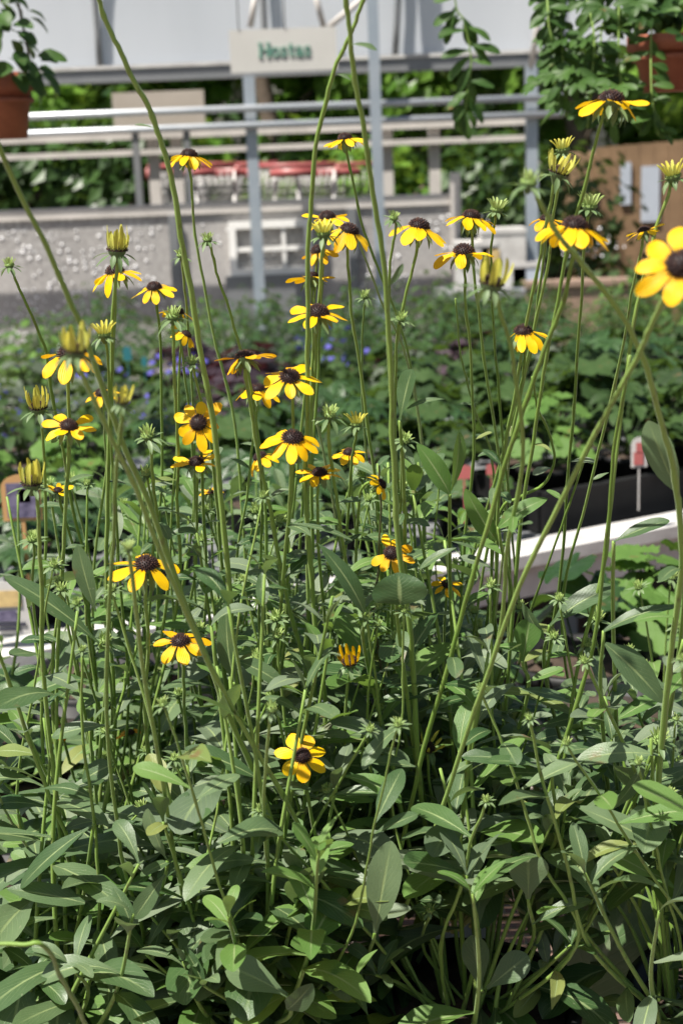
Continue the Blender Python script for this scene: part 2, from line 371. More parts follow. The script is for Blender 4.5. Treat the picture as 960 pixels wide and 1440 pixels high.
# ------------------------------------------------------------ flower heads
def head(top, axis, Rr, parent, kind, nrm=None, npet=8, droop=.25, pw=.395, seed=0, petmat='petal', conek=1.0, missing=()):
    rr = random.Random(seed); n = axis.normalized(); e1 = n.orthogonal().normalized(); e2 = n.cross(e1)
    rc = Rr * .285 * conek
    if kind in ('green', 'leafy'): rc = Rr * .42
    if kind in ('yellow',): rc = Rr * .55
    if kind == 'half': rc = Rr * .56; droop = min(-1.2, droop) if droop < -1.15 else droop
    c = MB()
    # receptacle
    prof = [(rc * .3, -rc * 1.3), (rc * .55, -rc * .8), (rc * .95, -rc * .2), (rc * 1.0, 0)]
    H = rc * (.78 if kind == 'open' else .75)
    dome = [(rc * math.cos(a), H * math.sin(a)) for a in [i / 6 * math.pi / 2 for i in range(0, 6)]]
    sides = 14
    def ring(r, z, rn): return [c.vert(top + n * z + (e1 * math.cos(2 * math.pi * k / sides) + e2 * math.sin(2 * math.pi * k / sides)) * r, (0, 0, rn)) for k in range(sides)]
    rings = [ring(r, z, .2) for r, z in prof]
    nb = len(rings)
    rings += [ring(r, z, .2) for r, z in dome[1:]]
    for q, (a, b) in enumerate(zip(rings, rings[1:])):
        c.cur = 1 if q < nb - 1 else 0
        for k in range(sides): c.face(a[k], a[(k + 1) % sides], b[(k + 1) % sides], b[k])
    c.cur = 0; c.face(*rings[-1])
    if kind != 'yellow' or True:
        NS = 110 if kind in ('open', 'half') else 46
        for i in range(NS):
            z = 1 - (i + .5) / NS; ph = i * 2.39996
            cr = math.sqrt(1 - z * z)
            dirv = (e1 * math.cos(ph) + e2 * math.sin(ph)) * cr + n * z
            pos = top + (e1 * math.cos(ph) + e2 * math.sin(ph)) * rc * cr + n * H * z
            h = rc * rr.uniform(.13, .26); wd = rc * .085
            a1 = dirv.orthogonal().normalized(); a2 = dirv.cross(a1); rn = rr.random()
            ids = [c.vert(pos + (a1 * math.cos(x) + a2 * math.sin(x)) * wd * 1.0, (0, 0, rn * .5)) for x in (0, 2.1, 4.2)]
            ids2 = [c.vert(pos + dirv * h + (a1 * math.cos(x) + a2 * math.sin(x)) * wd * .6, (0, 0, rn)) for x in (0, 2.1, 4.2)]
            for k in range(3): c.face(ids[k], ids[(k + 1) % 3], ids2[(k + 1) % 3], ids2[k])
            c.face(*ids2)
    cm = M['cone'] if kind in ('open', 'half', 'half_closed') else M['petal_green']
    hd = c.build('flower_head' if kind == 'open' else 'bud', [cm, M['bract']], parent, root=parent)
    if petmat == 'petal' and rr.random() < .16: petmat = 'petal_mid'
    pm = M[petmat]
    off = rr.random() * 6.28
    if kind in ('open', 'half', 'half_closed'):
        for i in range(npet):
            if i in missing: continue
            th = off + 2 * math.pi * i / npet + rr.uniform(-.09, .09); e = e1 * math.cos(th) + e2 * math.sin(th)
            dr = droop * .8 + rr.uniform(-.2, .2) + (rr.uniform(-.35, .55) if rr.random() < .3 else 0)
            if kind != 'open': dr = droop + rr.uniform(-.1, .12)
            if kind == 'open' and npet > 7 and rr.random() < .04: continue
            if droop == 0: dr = rr.uniform(-.1, .12)
            d = e * math.cos(dr) - n * math.sin(dr); up = n * math.cos(dr) + e * math.sin(dr)
            b = MB(); Lp = (Rr - rc * .85) * rr.uniform(.82, 1.14)
            if kind != 'open': Lp = Rr * 1.45 * rr.uniform(.72, 1.1)
            leaf(b, top + e * rc * .86 + n * rr.uniform(-.02, .05) * rc, d, up, Lp, Rr * pw * rr.uniform(.88, 1.12), arch=(rr.uniform(.05, .55) if kind == 'open' else rr.uniform(-.6, -.1)),
                 fold=(rr.uniform(-.05, .22) if kind == 'open' else rr.uniform(-.5, -.2)), prof='petal' if kind == 'open' else 'strip', wav=.05, nv=9, nu=3, rnd=rr.random(), notch=.035 if kind == 'open' else 0, twist=rr.uniform(-.6, .6), bend=rr.uniform(-.25, .25))
            b.build('petal', pm, hd, root=parent)
    elif kind == 'yellow':
        b = MB()
        for i in range(14):
            th = off + 2 * math.pi * i / 14; e = e1 * math.cos(th) + e2 * math.sin(th)
            d = e * .25 + n
            leaf(b, top + e * rc * .8, d, -e * -1 + n * .1, Rr * 1.25 * rr.uniform(.85, 1.05), Rr * .26, arch=.0 - rr.uniform(-.7, -.2) * 0 + rr.uniform(-.75, -.35), fold=-.5, prof='strip', nv=6, nu=2, rnd=rr.random())
        b.build('petals', pm, hd, root=parent)
    else:
        b = MB()
        for i in range(18):
            th = off + i * 2.4; e = e1 * math.cos(th) + e2 * math.sin(th); q = math.sqrt((i + 1) / 18)
            leaf(b, top + e * rc * .9 * q + n * rc * .2, e * .55 * q + n, e * -1 + n * .1, Rr * rr.uniform(.45, .75), Rr * .16, arch=rr.uniform(-.4, .5), fold=.5, prof='strip', nv=4, nu=1, rnd=rr.random())
        b.build('florets', M['petal_green'], hd, root=parent)
    # bracts below
    b = MB(); nb = 9
    for i in range(nb):
        th = off + 2 * math.pi * (i + .5) / nb + rr.uniform(-.2, .2); e = e1 * math.cos(th) + e2 * math.sin(th)
        if kind == 'open': dr = rr.uniform(.5, 1.15); L = Rr * rr.uniform(.42, .62); W = Rr * .2
        elif kind == 'leafy': dr = rr.uniform(-.5, .3); L = Rr * rr.uniform(.7, 1.3); W = Rr * .36
        else: dr = rr.uniform(-.15, .75); L = Rr * rr.uniform(.8, 1.35); W = Rr * rr.uniform(.3, .42)
        d = e * math.cos(dr) - n * math.sin(dr); up = n * math.cos(dr) + e * math.sin(dr)
        leaf(b, top + e * rc * .75 - n * rc * .35, d, up, L, W, arch=rr.uniform(.1, .9), fold=.25, prof='lance', nv=6, nu=2, rnd=rr.random())
    b.build('bracts', M['bract'], hd, root=parent)
    return hd

def crown(b, rr):
    # stems of one plant leave the soil close together
    px_ = round((b.x + .08) / .17) * .17 - .08; py_ = round((b.y - 1.06) / .17) * .17 + 1.06
    return Vector((lerp(b.x, px_ + rr.uniform(-.02, .02), .8), lerp(b.y, py_ + rr.uniform(-.02, .02), .8), b.z))
def stem_path(pxs, dtop, Yb, seed=0):
    rr = random.Random(seed + 5)
    b, yb = base_at(pxs[-1][0], Yb, BZ)
    y0 = pxs[0][1]; pts = []
    for (x, y) in pxs[:-1]:
        t = (y - y0) / max(yb - y0, 1); pts.append(P(x, y, lerp(dtop, Yb, max(0, min(1, t)))))
    x, y = pxs[-1]
    if y < yb - 60:
        t = (y - y0) / (yb - y0); pts.append(P(x, y, lerp(dtop, Yb, t)))
        b, _ = base_at(x + rr.uniform(-8, 8), Yb, BZ)
    b = crown(b, rr); pts.append(b - Vector((0, 0, .01)))
    return pts, b
def grow(name, label, cat, group, pxs, dtop, Yb, thick, kind=None, size=0, ax=(0, 0), seed=0, leaves=4, leaf_from=640, mats='stem', lsz=1.0, **kw):
    pts, b = stem_path(pxs, dtop, Yb, seed)
    rt = root(name, b, label, cat, group)
    rr = random.Random(seed * 7 + 3)
    sp = smooth_path(pts, 7); n = len(sp); tr = thick * .00034; 
    wob = rr.random() * 6
    for i in range(2, n - 1): sp[i] = sp[i] + Vector((math.sin(i * .7 + wob) + rr.uniform(-.8, .8), math.cos(i * .9 + wob), 0)) * .0004
    rads = [lerp(tr * .74, tr * 1.25, i / (n - 1)) * rr.uniform(.95, 1.06) * (1.22 if rr.random() < .07 else 1) for i in range(n)]
    m = MB(); m.tube(sp, rads, 12, .07, rr.random()); 
    m.build('stem', M[mats], rt)
    if kind:
        n_ = Vector((ax[0] + rr.uniform(-.12, .12), -ax[1] * (.7 if ax[1] < .9 else 1), 1.0)).normalized()
        top = pts[0]
        Rr = size * dtop / F / 2
        head(top + n_ * Rr * .35 * (0 if kind == 'open' else .3), n_, Rr, rt, kind, seed=seed, **kw)
    # leaves along the stem
    cand = [i for i in range(4, n - 3) if leaf_from < proj(sp[i])[1] < 1420]
    rr.shuffle(cand)
    for i in cand[:leaves]:
        p = sp[i]; t = (sp[i - 1] - sp[i]).normalized(); a = rr.uniform(0, 6.28)
        e = Vector((math.cos(a), math.sin(a) * .8, 0)); d = (e + t * rr.uniform(.2, 1.0)).normalized()
        lower = min(1, max(0, (proj(p)[1] - 600) / 500))
        L = rr.uniform(.022, .042) * (.55 + .75 * lower) * lsz
        q = proj(p + d * L * .6)
        if blocked(q[0], q[1], p.y, L / p.y * F * .4): continue
        mb = MB(); leaf(mb, p, d, t + e * -.3 + Vector((0, 0, .3)), L, L * rr.uniform(.26, .38), arch=rr.uniform(.2, 1.3), fold=rr.uniform(.05, .35), prof=rr.choice(['oblong', 'lance', 'obovate']), wav=.08, rnd=rr.random())
        mb.build('leaf', M[rr.choice(['leaf'] * 6 + ['leaf_grey'] * 3 + ['leaf_deep'] * 3 + ['leaf_fresh'] * 4 + ['leaf_yellow'])], rt)
    return rt

# ------------------------------------------------------------ flowers: (label, head px, size, depth, kind, axis, stem px, Yb, opts)
BES = 'black-eyed susan flowers'
FL = [
 ('highest yellow coneflower, side-on at the upper right against the trailing basket', (859, 138), 110, .96, 'open', (.12, .12), [(846, 165), (825, 250), (803, 325), (780, 440), (752, 600), (725, 800), (700, 1100), (690, 1300)], 1.25, dict(droop=.12, npet=7), 3.9),
 ('small yellow coneflower standing alone below the tan sign on a dark straight stem', (266, 216), 72, 1.3, 'open', (0, .05), [(268, 245), (275, 330), (296, 450), (330, 600), (345, 800), (350, 1100), (355, 1300)], 1.5, dict(droop=.5, npet=9), 3.7),
 ('yellow coneflower cut by the tall stems just under the pipe rails', (485, 192), 62, 1.3, 'open', (-.1, .1), [(488, 215), (500, 275), (520, 350), (560, 450), (585, 560), (596, 700), (590, 900), (585, 1200)], 1.6, dict(droop=.4), 3.7),
 ('uppermost yellow coneflower of the tight centre cluster, petals level', (460, 303), 72, 1.2, 'open', (-.05, .2), [(458, 320), (452, 400), (448, 500), (440, 650), (430, 900), (425, 1250)], 1.4, dict(droop=.2), 3.5),
 ('yellow coneflower with a bee-sized knob on its cone, right of the centre cluster', (491, 322), 84, 1.12, 'open', (.25, .3), [(489, 345), (492, 420), (503, 500), (520, 620), (538, 800), (540, 1000), (530, 1250)], 1.35, dict(droop=.55), 3.8),
 ('yellow coneflower half hidden behind a closed yellow bud in the centre cluster', (447, 350), 64, 1.22, 'open', (-.3, .3), [(445, 375), (436, 480), (420, 640), (405, 850), (400, 1250)], 1.45, dict(droop=.6), 3.3),
 ('yellow coneflower turned away under the centre cluster, showing dark bracts', (438, 388), 68, 1.22, 'open', (.1, -.35), [(438, 400), (440, 480), (430, 620), (415, 850), (385, 1250)], 1.5, dict(droop=.0, npet=9), 3.3),
 ('yellow coneflower with tall dark cone before the screen fence, right of the thick stem', (589, 316), 92, 1.1, 'open', (.1, .1), [(588, 342), (572, 410), (558, 480), (552, 600), (560, 800), (570, 1050), (575, 1300)], 1.35, dict(droop=.5), 4.0),
 ('yellow coneflower above its near twin, in front of the white boxes', (662, 302), 80, 1.15, 'open', (.05, .1), [(662, 325), (668, 400), (680, 500), (700, 640), (715, 800), (700, 1100), (690, 1300)], 1.45, dict(droop=.3), 3.7),
 ('flat yellow coneflower overlapping the white boxes, lower of the pair', (652, 352), 94, 1.12, 'open', (0, .15), [(652, 372), (655, 430), (662, 520), (665, 640), (650, 800), (640, 1000), (640, 1300)], 1.4, dict(droop=.1, npet=7), 3.5),
 ('yellow coneflower half hidden behind the wide blurred bloom', (768, 306), 62, 1.2, 'open', (.1, .15), [(768, 325), (755, 430), (740, 520), (700, 660), (650, 850), (620, 1250)], 1.5, dict(droop=.4), 3.5),
 ('large out-of-focus yellow coneflower with drooping petals before the brown shed', (808, 316), 116, .86, 'open', (.02, .12), [(806, 345), (798, 400), (770, 480), (730, 590), (690, 720), (640, 900), (590, 1080), (550, 1300)], 1.12, dict(droop=.6, npet=9, pw=.44), 4.6),
 ('small yellow coneflower seen from behind between the shed and the huge bloom', (905, 322), 56, 1.0, 'open', (-.3, -.1), [(903, 335), (885, 430), (860, 560), (825, 700), (790, 900), (760, 1250)], 1.35, dict(droop=.1, npet=7), 3.0),
 ('huge blurred yellow coneflower cut by the right edge, facing forward', (957, 370), 142, .70, 'open', (-.25, 1.5), [(945, 385), (915, 460), (880, 530), (800, 680), (720, 850), (650, 1050), (600, 1200), (560, 1330)], 1.1, dict(droop=.02, npet=9, pw=.42), 4.2),
 ('yellow coneflower with folded drooping petals in front of the purple plants', (735, 464), 82, 1.08, 'open', (.05, .25), [(737, 490), (735, 530), (720, 580), (705, 660), (690, 800), (700, 1000), (715, 1300)], 1.4, dict(droop=.7, npet=11, pw=.32), 3.6),
 ('yellow coneflower with level petals low in the middle, just under the cluster', (447, 437), 98, 1.08, 'open', (.15, .45), [(446, 462), (442, 540), (437, 650), (440, 800), (430, 1000), (425, 1300)], 1.35, dict(droop=.2, npet=7), 3.9),
 ('yellow coneflower with broad black cone left of the long diagonal stem', (217, 402), 68, 1.2, 'open', (0, .35), [(221, 425), (226, 500), (228, 640), (222, 800), (215, 1000), (225, 1300)], 1.45, dict(droop=.4), 3.6),
 ('yellow coneflower directly behind the tall upright bud at left', (162, 380), 84, 1.15, 'open', (0, .05), [(162, 405), (160, 500), (152, 650), (130, 850), (120, 1250)], 1.5, dict(droop=.35), 3.4),
 ('ragged yellow coneflower tucked behind green buds left of centre', (250, 436), 58, 1.22, 'open', (.2, .2), [(250, 455), (262, 540), (275, 700), (285, 900), (290, 1250)], 1.5, dict(droop=.5), 3.0),
 ('yellow coneflower facing right with bunched petals, beneath the ragged bloom', (262, 468), 48, 1.2, 'open', (.6, .1), [(255, 480), (250, 600), (240, 800), (250, 1000), (260, 1250)], 1.4, dict(droop=.9), 3.0),
 ('yellow coneflower with long drooping petals behind a blurred bud at far left', (98, 496), 108, 1.05, 'open', (-.15, .4), [(97, 530), (97, 640), (88, 800), (75, 1000), (70, 1300)], 1.3, dict(droop=.5, npet=9), 3.9),
 ('yellow coneflower seen from underneath with leafy bracts, left of centre', (344, 500), 86, 1.05, 'open', (-.1, -.3), [(345, 520), (358, 610), (380, 720), (405, 850), (430, 1000), (440, 1300)], 1.25, dict(droop=.15, npet=9), 4.4),
 ('dim yellow coneflower partly behind the big round-coned bloom', (362, 545), 70, 1.2, 'open', (0, .1), [(362, 560), (350, 680), (335, 850), (330, 1250)], 1.5, dict(droop=.2), 3.2),
 ('large yellow coneflower in the middle with one petal standing upright', (407, 528), 92, 1.04, 'open', (.0, .75), [(410, 555), (413, 640), (405, 760), (400, 900), (380, 1100), (370, 1300)], 1.3, dict(droop=.15, npet=8), 4.0),
 ('small dim yellow coneflower crossed by a blurred stem at left', (143, 551), 60, 1.3, 'open', (0, .5), [(146, 570), (150, 700), (150, 900), (160, 1250)], 1.6, dict(droop=.1, npet=6), 3.0),
 ('yellow coneflower with six splayed petals and brown centre at left edge', (97, 597), 82, 1.06, 'open', (.05, .6), [(97, 620), (92, 720), (85, 850), (80, 1050), (90, 1300)], 1.3, dict(droop=-.1, npet=8, missing=(5,)), 3.9),
 ('round full-faced yellow coneflower turned to the viewer left of centre', (279, 592), 80, 1.08, 'open', (.05, 1.6), [(281, 610), (286, 700), (290, 850), (285, 1000), (290, 1250)], 1.4, dict(droop=.15, npet=9), 3.8),
 ('yellow coneflower with raised petals directly below the round full-faced bloom', (276, 648), 74, 1.1, 'open', (0, .35), [(278, 670), (275, 800), (268, 950), (270, 1250)], 1.4, dict(droop=-.35, npet=8), 3.7),
 ('wide yellow coneflower with raised brown cone at the very centre', (411, 614), 100, 1.02, 'open', (.05, .5), [(410, 640), (405, 740), (392, 880), (385, 1050), (390, 1300)], 1.3, dict(droop=.3, npet=10), 4.2),
 ('yellow coneflower turned down-left behind the wide centre bloom', (366, 640), 64, 1.12, 'open', (-.35, .1), [(366, 655), (368, 760), (365, 900), (360, 1250)], 1.4, dict(droop=.6), 3.4),
 ('yellow coneflower with petals flung right, below the wide centre bloom', (449, 663), 72, 1.06, 'open', (.1, .3), [(447, 680), (448, 780), (455, 950), (460, 1300)], 1.35, dict(droop=-.05, npet=8), 3.6),
 ('dim yellow coneflower beside the closed bud right of the centre bloom', (490, 634), 56, 1.15, 'open', (0, .4), [(492, 650), (500, 760), (510, 950), (515, 1250)], 1.45, dict(droop=.3), 3.2),
 ('yellow coneflower tipped sideways with its cone to the right', (536, 678), 52, 1.1, 'open', (1.4, .5), [(524, 676), (505, 700), (500, 800), (495, 950), (490, 1250)], 1.45, dict(droop=.25), 3.4),
 ('yellow coneflower crossed by two stems, right of centre', (550, 775), 72, 1.12, 'open', (.0, 1.0), [(550, 795), (553, 900), (560, 1050), (565, 1300)], 1.35, dict(droop=.1, npet=8), 3.6),
 ('small dark-coned yellow coneflower beside a pale stem right of centre', (628, 819), 52, 1.18, 'open', (.2, .8), [(627, 830), (622, 950), (610, 1100), (600, 1280)], 1.4, dict(droop=.3, npet=7), 3.3),
 ('yellow coneflower with wide level petals low at left', (206, 792), 114, 1.0, 'open', (.05, .3), [(204, 815), (208, 900), (205, 1020), (215, 1200), (225, 1330)], 1.2, dict(droop=.15, npet=7), 4.2),
 ('yellow coneflower with two long petals at its left, beneath the wide level bloom', (254, 900), 92, 1.06, 'open', (0, .3), [(256, 920), (262, 1020), (275, 1150), (285, 1300)], 1.25, dict(droop=.2, npet=7), 3.8),
 ('lowest yellow coneflower with seven rounded petals, facing up in front of the leaves', (425, 1060), 80, 1.0, 'open', (.05, 1.1), [(426, 1080), (440, 1160), (455, 1250), (460, 1340)], 1.1, dict(droop=.0, npet=7, pw=.52), 3.8),
 ('orange-tinged drooping coneflower low at left edge', (86, 1022), 50, 1.25, 'open', (.1, .1), [(86, 1040), (92, 1150), (100, 1300)], 1.35, dict(droop=1.0, petmat='petal_old'), 3.2),
 ('dull orange coneflower deep among the leaves left of the lowest bloom', (183, 1028), 48, 1.35, 'open', (0, .1), [(183, 1045), (185, 1150), (190, 1280)], 1.45, dict(droop=.4, petmat='petal_old'), 3.2),
 ('small yellow coneflower with up-curled petals under the upright bud at left', (82, 688), 48, 1.12, 'open', (0, .1), [(84, 700), (110, 800), (135, 950), (140, 1250)], 1.4, dict(droop=-.5, npet=11, pw=.3), 3.6),
 ('tiny bunched yellow coneflower low between the stems left of centre', (297, 690), 34, 1.3, 'open', (0, .1), [(297, 700), (310, 850), (315, 1250)], 1.6, dict(droop=-.6, npet=9, pw=.3), 3.0),
]
BUDS = [
 ('tall upright half-open bud with finger-like yellow petals and leafy collar at left', (165, 352), 46, 1.05, 'half', (0, .1), [(164, 375), (158, 470), (155, 600), (150, 800), (160, 1050), (170, 1300)], 1.3, dict(droop=-1.35, npet=13, pw=.28, petmat='petal_bud'), 4.3),
 ('half-open bud with a ring of upright petals above the six-petalled bloom', (55, 573), 42, 1.08, 'half', (0, .2), [(58, 590), (65, 700), (62, 850), (60, 1050), (90, 1320)], 1.3, dict(droop=-1.2, npet=13, pw=.26, petmat='petal_bud'), 3.8),
 ('half-open bud with tall pale petals on a thick stem at left edge', (45, 680), 48, .95, 'half', (0, .1), [(52, 700), (58, 800), (62, 950), (90, 1180), (130, 1350)], 1.15, dict(droop=-1.35, npet=11, pw=.3, petmat='petal_bud'), 4.4),
 ('blurred half-open bud in front of the far-left yellow bloom', (106, 495), 54, .72, 'half', (0, .05), [(112, 520), (160, 620), (205, 720), (260, 860), (340, 1020), (430, 1180), (460, 1300)], 1.1, dict(droop=-1.25, npet=9, pw=.3, petmat='petal_bud'), 4.2),
 ('blurred small bud beside a diagonal stem at left', (172, 565), 34, .76, 'half', (.2, .1), [(172, 580), (162, 700), (155, 850), (150, 1000), (170, 1200), (200, 1350)], 1.08, dict(droop=-1.25, npet=9, pw=.3, petmat='petal_bud'), 3.6),
 ('cut-off looking bud with short yellow spikes low in the middle', (492, 930), 40, 1.06, 'half', (0, .4), [(490, 950), (484, 1050), (480, 1150), (485, 1320)], 1.2, dict(droop=-1.1, npet=9, pw=.3), 3.6),
 ('half-open bud showing a brown heart right of the lowest bloom', (601, 1050), 36, 1.1, 'half', (.2, .7), [(600, 1065), (608, 1130), (620, 1230), (625, 1330)], 1.2, dict(droop=-.9, npet=9, pw=.26, petmat='petal_bud'), 3.6),
 ('out-of-focus half-open bud in front of the white boxes', (690, 400), 56, .78, 'half', (.1, .1), [(700, 425), (718, 490), (728, 560), (735, 650), (715, 760), (700, 900), (660, 1050), (640, 1300)], 1.12, dict(droop=-1.15, npet=7, pw=.36, petmat='petal_bud'), 4.0),
 ('yellow-green bud bundle leaning right near the steel post', (783, 243), 44, 1.0, 'half', (.3, .15), [(778, 260), (765, 330), (745, 430), (722, 560), (700, 700), (690, 900), (700, 1250)], 1.35, dict(droop=-.95, npet=13, pw=.26, petmat='petal_bud'), 3.7),
 ('closed yellow-green bud on top of the pair beside the shed', (791, 210), 32, 1.05, 'yellow', (0, .1), [(790, 225), (778, 300), (768, 380), (730, 560), (680, 800), (650, 1000), (650, 1280)], 1.4, dict(petmat='petal_bud'), 3.4),
 ('closed yellow bud among the centre cluster with spreading bracts', (455, 328), 36, 1.06, 'yellow', (0, .15), [(455, 342), (447, 430), (437, 560), (432, 750), (430, 950), (410, 1280)], 1.3, dict(petmat='petal_bud'), 4.2),
 ('striped closed bud above the dim flower right of centre', (501, 595), 30, 1.08, 'yellow', (0, .1), [(500, 610), (492, 680), (485, 800), (480, 1000), (495, 1250)], 1.35, dict(petmat='petal_bud'), 3.4),
 ('pale closed bud with wide bracts behind the huge bloom', (828, 290), 36, 1.05, 'yellow', (0, .1), [(826, 300), (818, 400), (810, 520), (800, 650), (788, 800), (770, 1000), (760, 1280)], 1.4, dict(petmat='petal_green'), 3.7),
 ('closed bud with drooping grey bracts at right edge beside the shed', (946, 248), 38, 1.0, 'yellow', (-.1, .1), [(942, 262), (920, 330), (895, 430), (870, 600), (850, 780), (810, 950), (770, 1150), (740, 1330)], 1.15, dict(petmat='petal_bud'), 4.2),
 ('small green bud with star bracts at upper left edge', (14, 372), 30, 1.1, 'green', (.1, .1), [(18, 382), (38, 430), (62, 485), (75, 560), (100, 700), (125, 850), (130, 1250)], 1.35, {}, 3.6),
 ('small green star bud right of the long diagonal stem', (292, 336), 30, 1.12, 'green', (.1, .1), [(295, 345), (310, 400), (330, 460), (355, 560), (372, 700), (378, 900), (370, 1250)], 1.4, {}, 3.6),
 ('green bud half hidden by the long diagonal stem', (255, 358), 28, 1.2, 'green', (0, .1), [(257, 370), (263, 450), (272, 600), (262, 800), (255, 1250)], 1.5, {}, 3.1),
 ('round green bud pressed against the thick vertical stem', (553, 305), 28, 1.02, 'green', (.3, .4), [(556, 318), (548, 380), (545, 480), (555, 620), (562, 800), (570, 1280)], 1.3, {}, 3.1),
 ('small pale bud right of the upper bloom before the white boxes', (698, 294), 30, 1.15, 'yellow', (.1, .1), [(696, 305), (690, 370), (695, 480), (705, 600), (720, 760), (725, 950), (720, 1250)], 1.5, dict(petmat='petal_green'), 3.3),
 ('green-yellow bud with leafy bracts under the black-coned bloom', (243, 445), 42, 1.05, 'green', (0, .2), [(243, 460), (247, 560), (250, 700), (240, 900), (245, 1300)], 1.3, {}, 3.9),
 ('small leafy bud on a leaning stem below the ragged bloom', (270, 508), 30, 1.08, 'green', (.1, .2), [(272, 520), (292, 600), (305, 700), (320, 850), (330, 1300)], 1.35, {}, 3.4),
 ('small green bud with long side leaves beside the tall upright bud', (147, 470), 34, 1.06, 'yellow', (0, .1), [(150, 482), (156, 600), (165, 760), (180, 1000), (185, 1300)], 1.35, dict(petmat='petal_bud'), 3.4),
 ('tiny flat green bud alone before the shrubs in the middle', (513, 415), 26, 1.25, 'green', (0, .3), [(513, 425), (508, 520), (515, 640), (530, 900), (535, 1250)], 1.6, {}, 2.8),
 ('blurred green bud with thick nodding neck left of the shed', (742, 258), 52, .74, 'green', (.1, .1), [(755, 275), (775, 315), (800, 350), (830, 385), (890, 470), (920, 560), (945, 660), (958, 780), (940, 950), (920, 1200)], 1.1, {}, 4.8),
 ('wide green frilled bud just right of the wide centre bloom', (463, 583), 42, 1.04, 'green', (0, .3), [(461, 598), (470, 680), (485, 780), (500, 860), (530, 960), (550, 1100), (555, 1300)], 1.3, {}, 4.2),
 ('frilled green bud on a pale stem left of the full-faced bloom', (208, 612), 42, 1.06, 'leafy', (0, .3), [(212, 630), (220, 720), (235, 850), (240, 1250)], 1.35, {}, 3.6),
 ('small green bud behind the frilled bud at left', (206, 665), 34, 1.1, 'green', (0, .3), [(208, 680), (215, 800), (220, 1250)], 1.4, {}, 3.2),
 ('leafy green bud without petals at left edge above the plant tag', (46, 757), 38, 1.1, 'leafy', (0, .3), [(48, 770), (55, 900), (70, 1280)], 1.4, {}, 3.4),
 ('blurred little bud with maroon centre left above the lowest bloom', (382, 996), 34, .86, 'green', (0, .5), [(380, 1010), (372, 1100), (374, 1200), (385, 1300)], 1.1, {}, 3.6),
 ('tiny pale bud on a yellowish stem low right of the middle', (604, 1278), 28, 1.0, 'leafy', (0, .5), [(604, 1288), (597, 1340), (590, 1390)], 1.12, {}, 3.4),
 ('blurred pale pointed bud just left of the wide level bloom', (181, 770), 22, .8, 'yellow', (0, .1), [(184, 788), (196, 900), (225, 1080), (255, 1250), (275, 1350)], 1.08, dict(petmat='petal_green'), 4.2),
 ('leafy bud tip among the stems at lower centre left', (388, 868), 36, 1.1, 'leafy', (0, .4), [(388, 880), (385, 980), (380, 1250)], 1.35, {}, 3.4),
 ('leafy star bud beneath the wide level bloom', (148, 900), 36, 1.15, 'leafy', (.1, .4), [(150, 915), (158, 1020), (165, 1280)], 1.4, {}, 3.3),
 ('leafy bud tip at the thick vertical stem before the aisle', (563, 447), 30, 1.08, 'leafy', (.2, .4), [(560, 458), (555, 560), (560, 700), (575, 900), (580, 1280)], 1.4, {}, 3.2),
 ('small pale leafy bud just right of the dim flower and thick stem', (568, 618), 36, 1.08, 'leafy', (.2, .5), [(565, 632), (560, 760), (545, 950), (540, 1290)], 1.35, {}, 3.3),
 ('leafy bud at the tip of a pale shoot near the aisle gap', (838, 868), 38, 1.15, 'leafy', (.2, .5), [(838, 880), (820, 960), (800, 1050), (790, 1280)], 1.35, {}, 3.2),
 ('fresh green leafy bud at the right edge beside broad leaves', (925, 1040), 48, 1.0, 'leafy', (-.1, .5), [(925, 1052), (910, 1120), (885, 1250), (860, 1350)], 1.15, {}, 4.2),
]
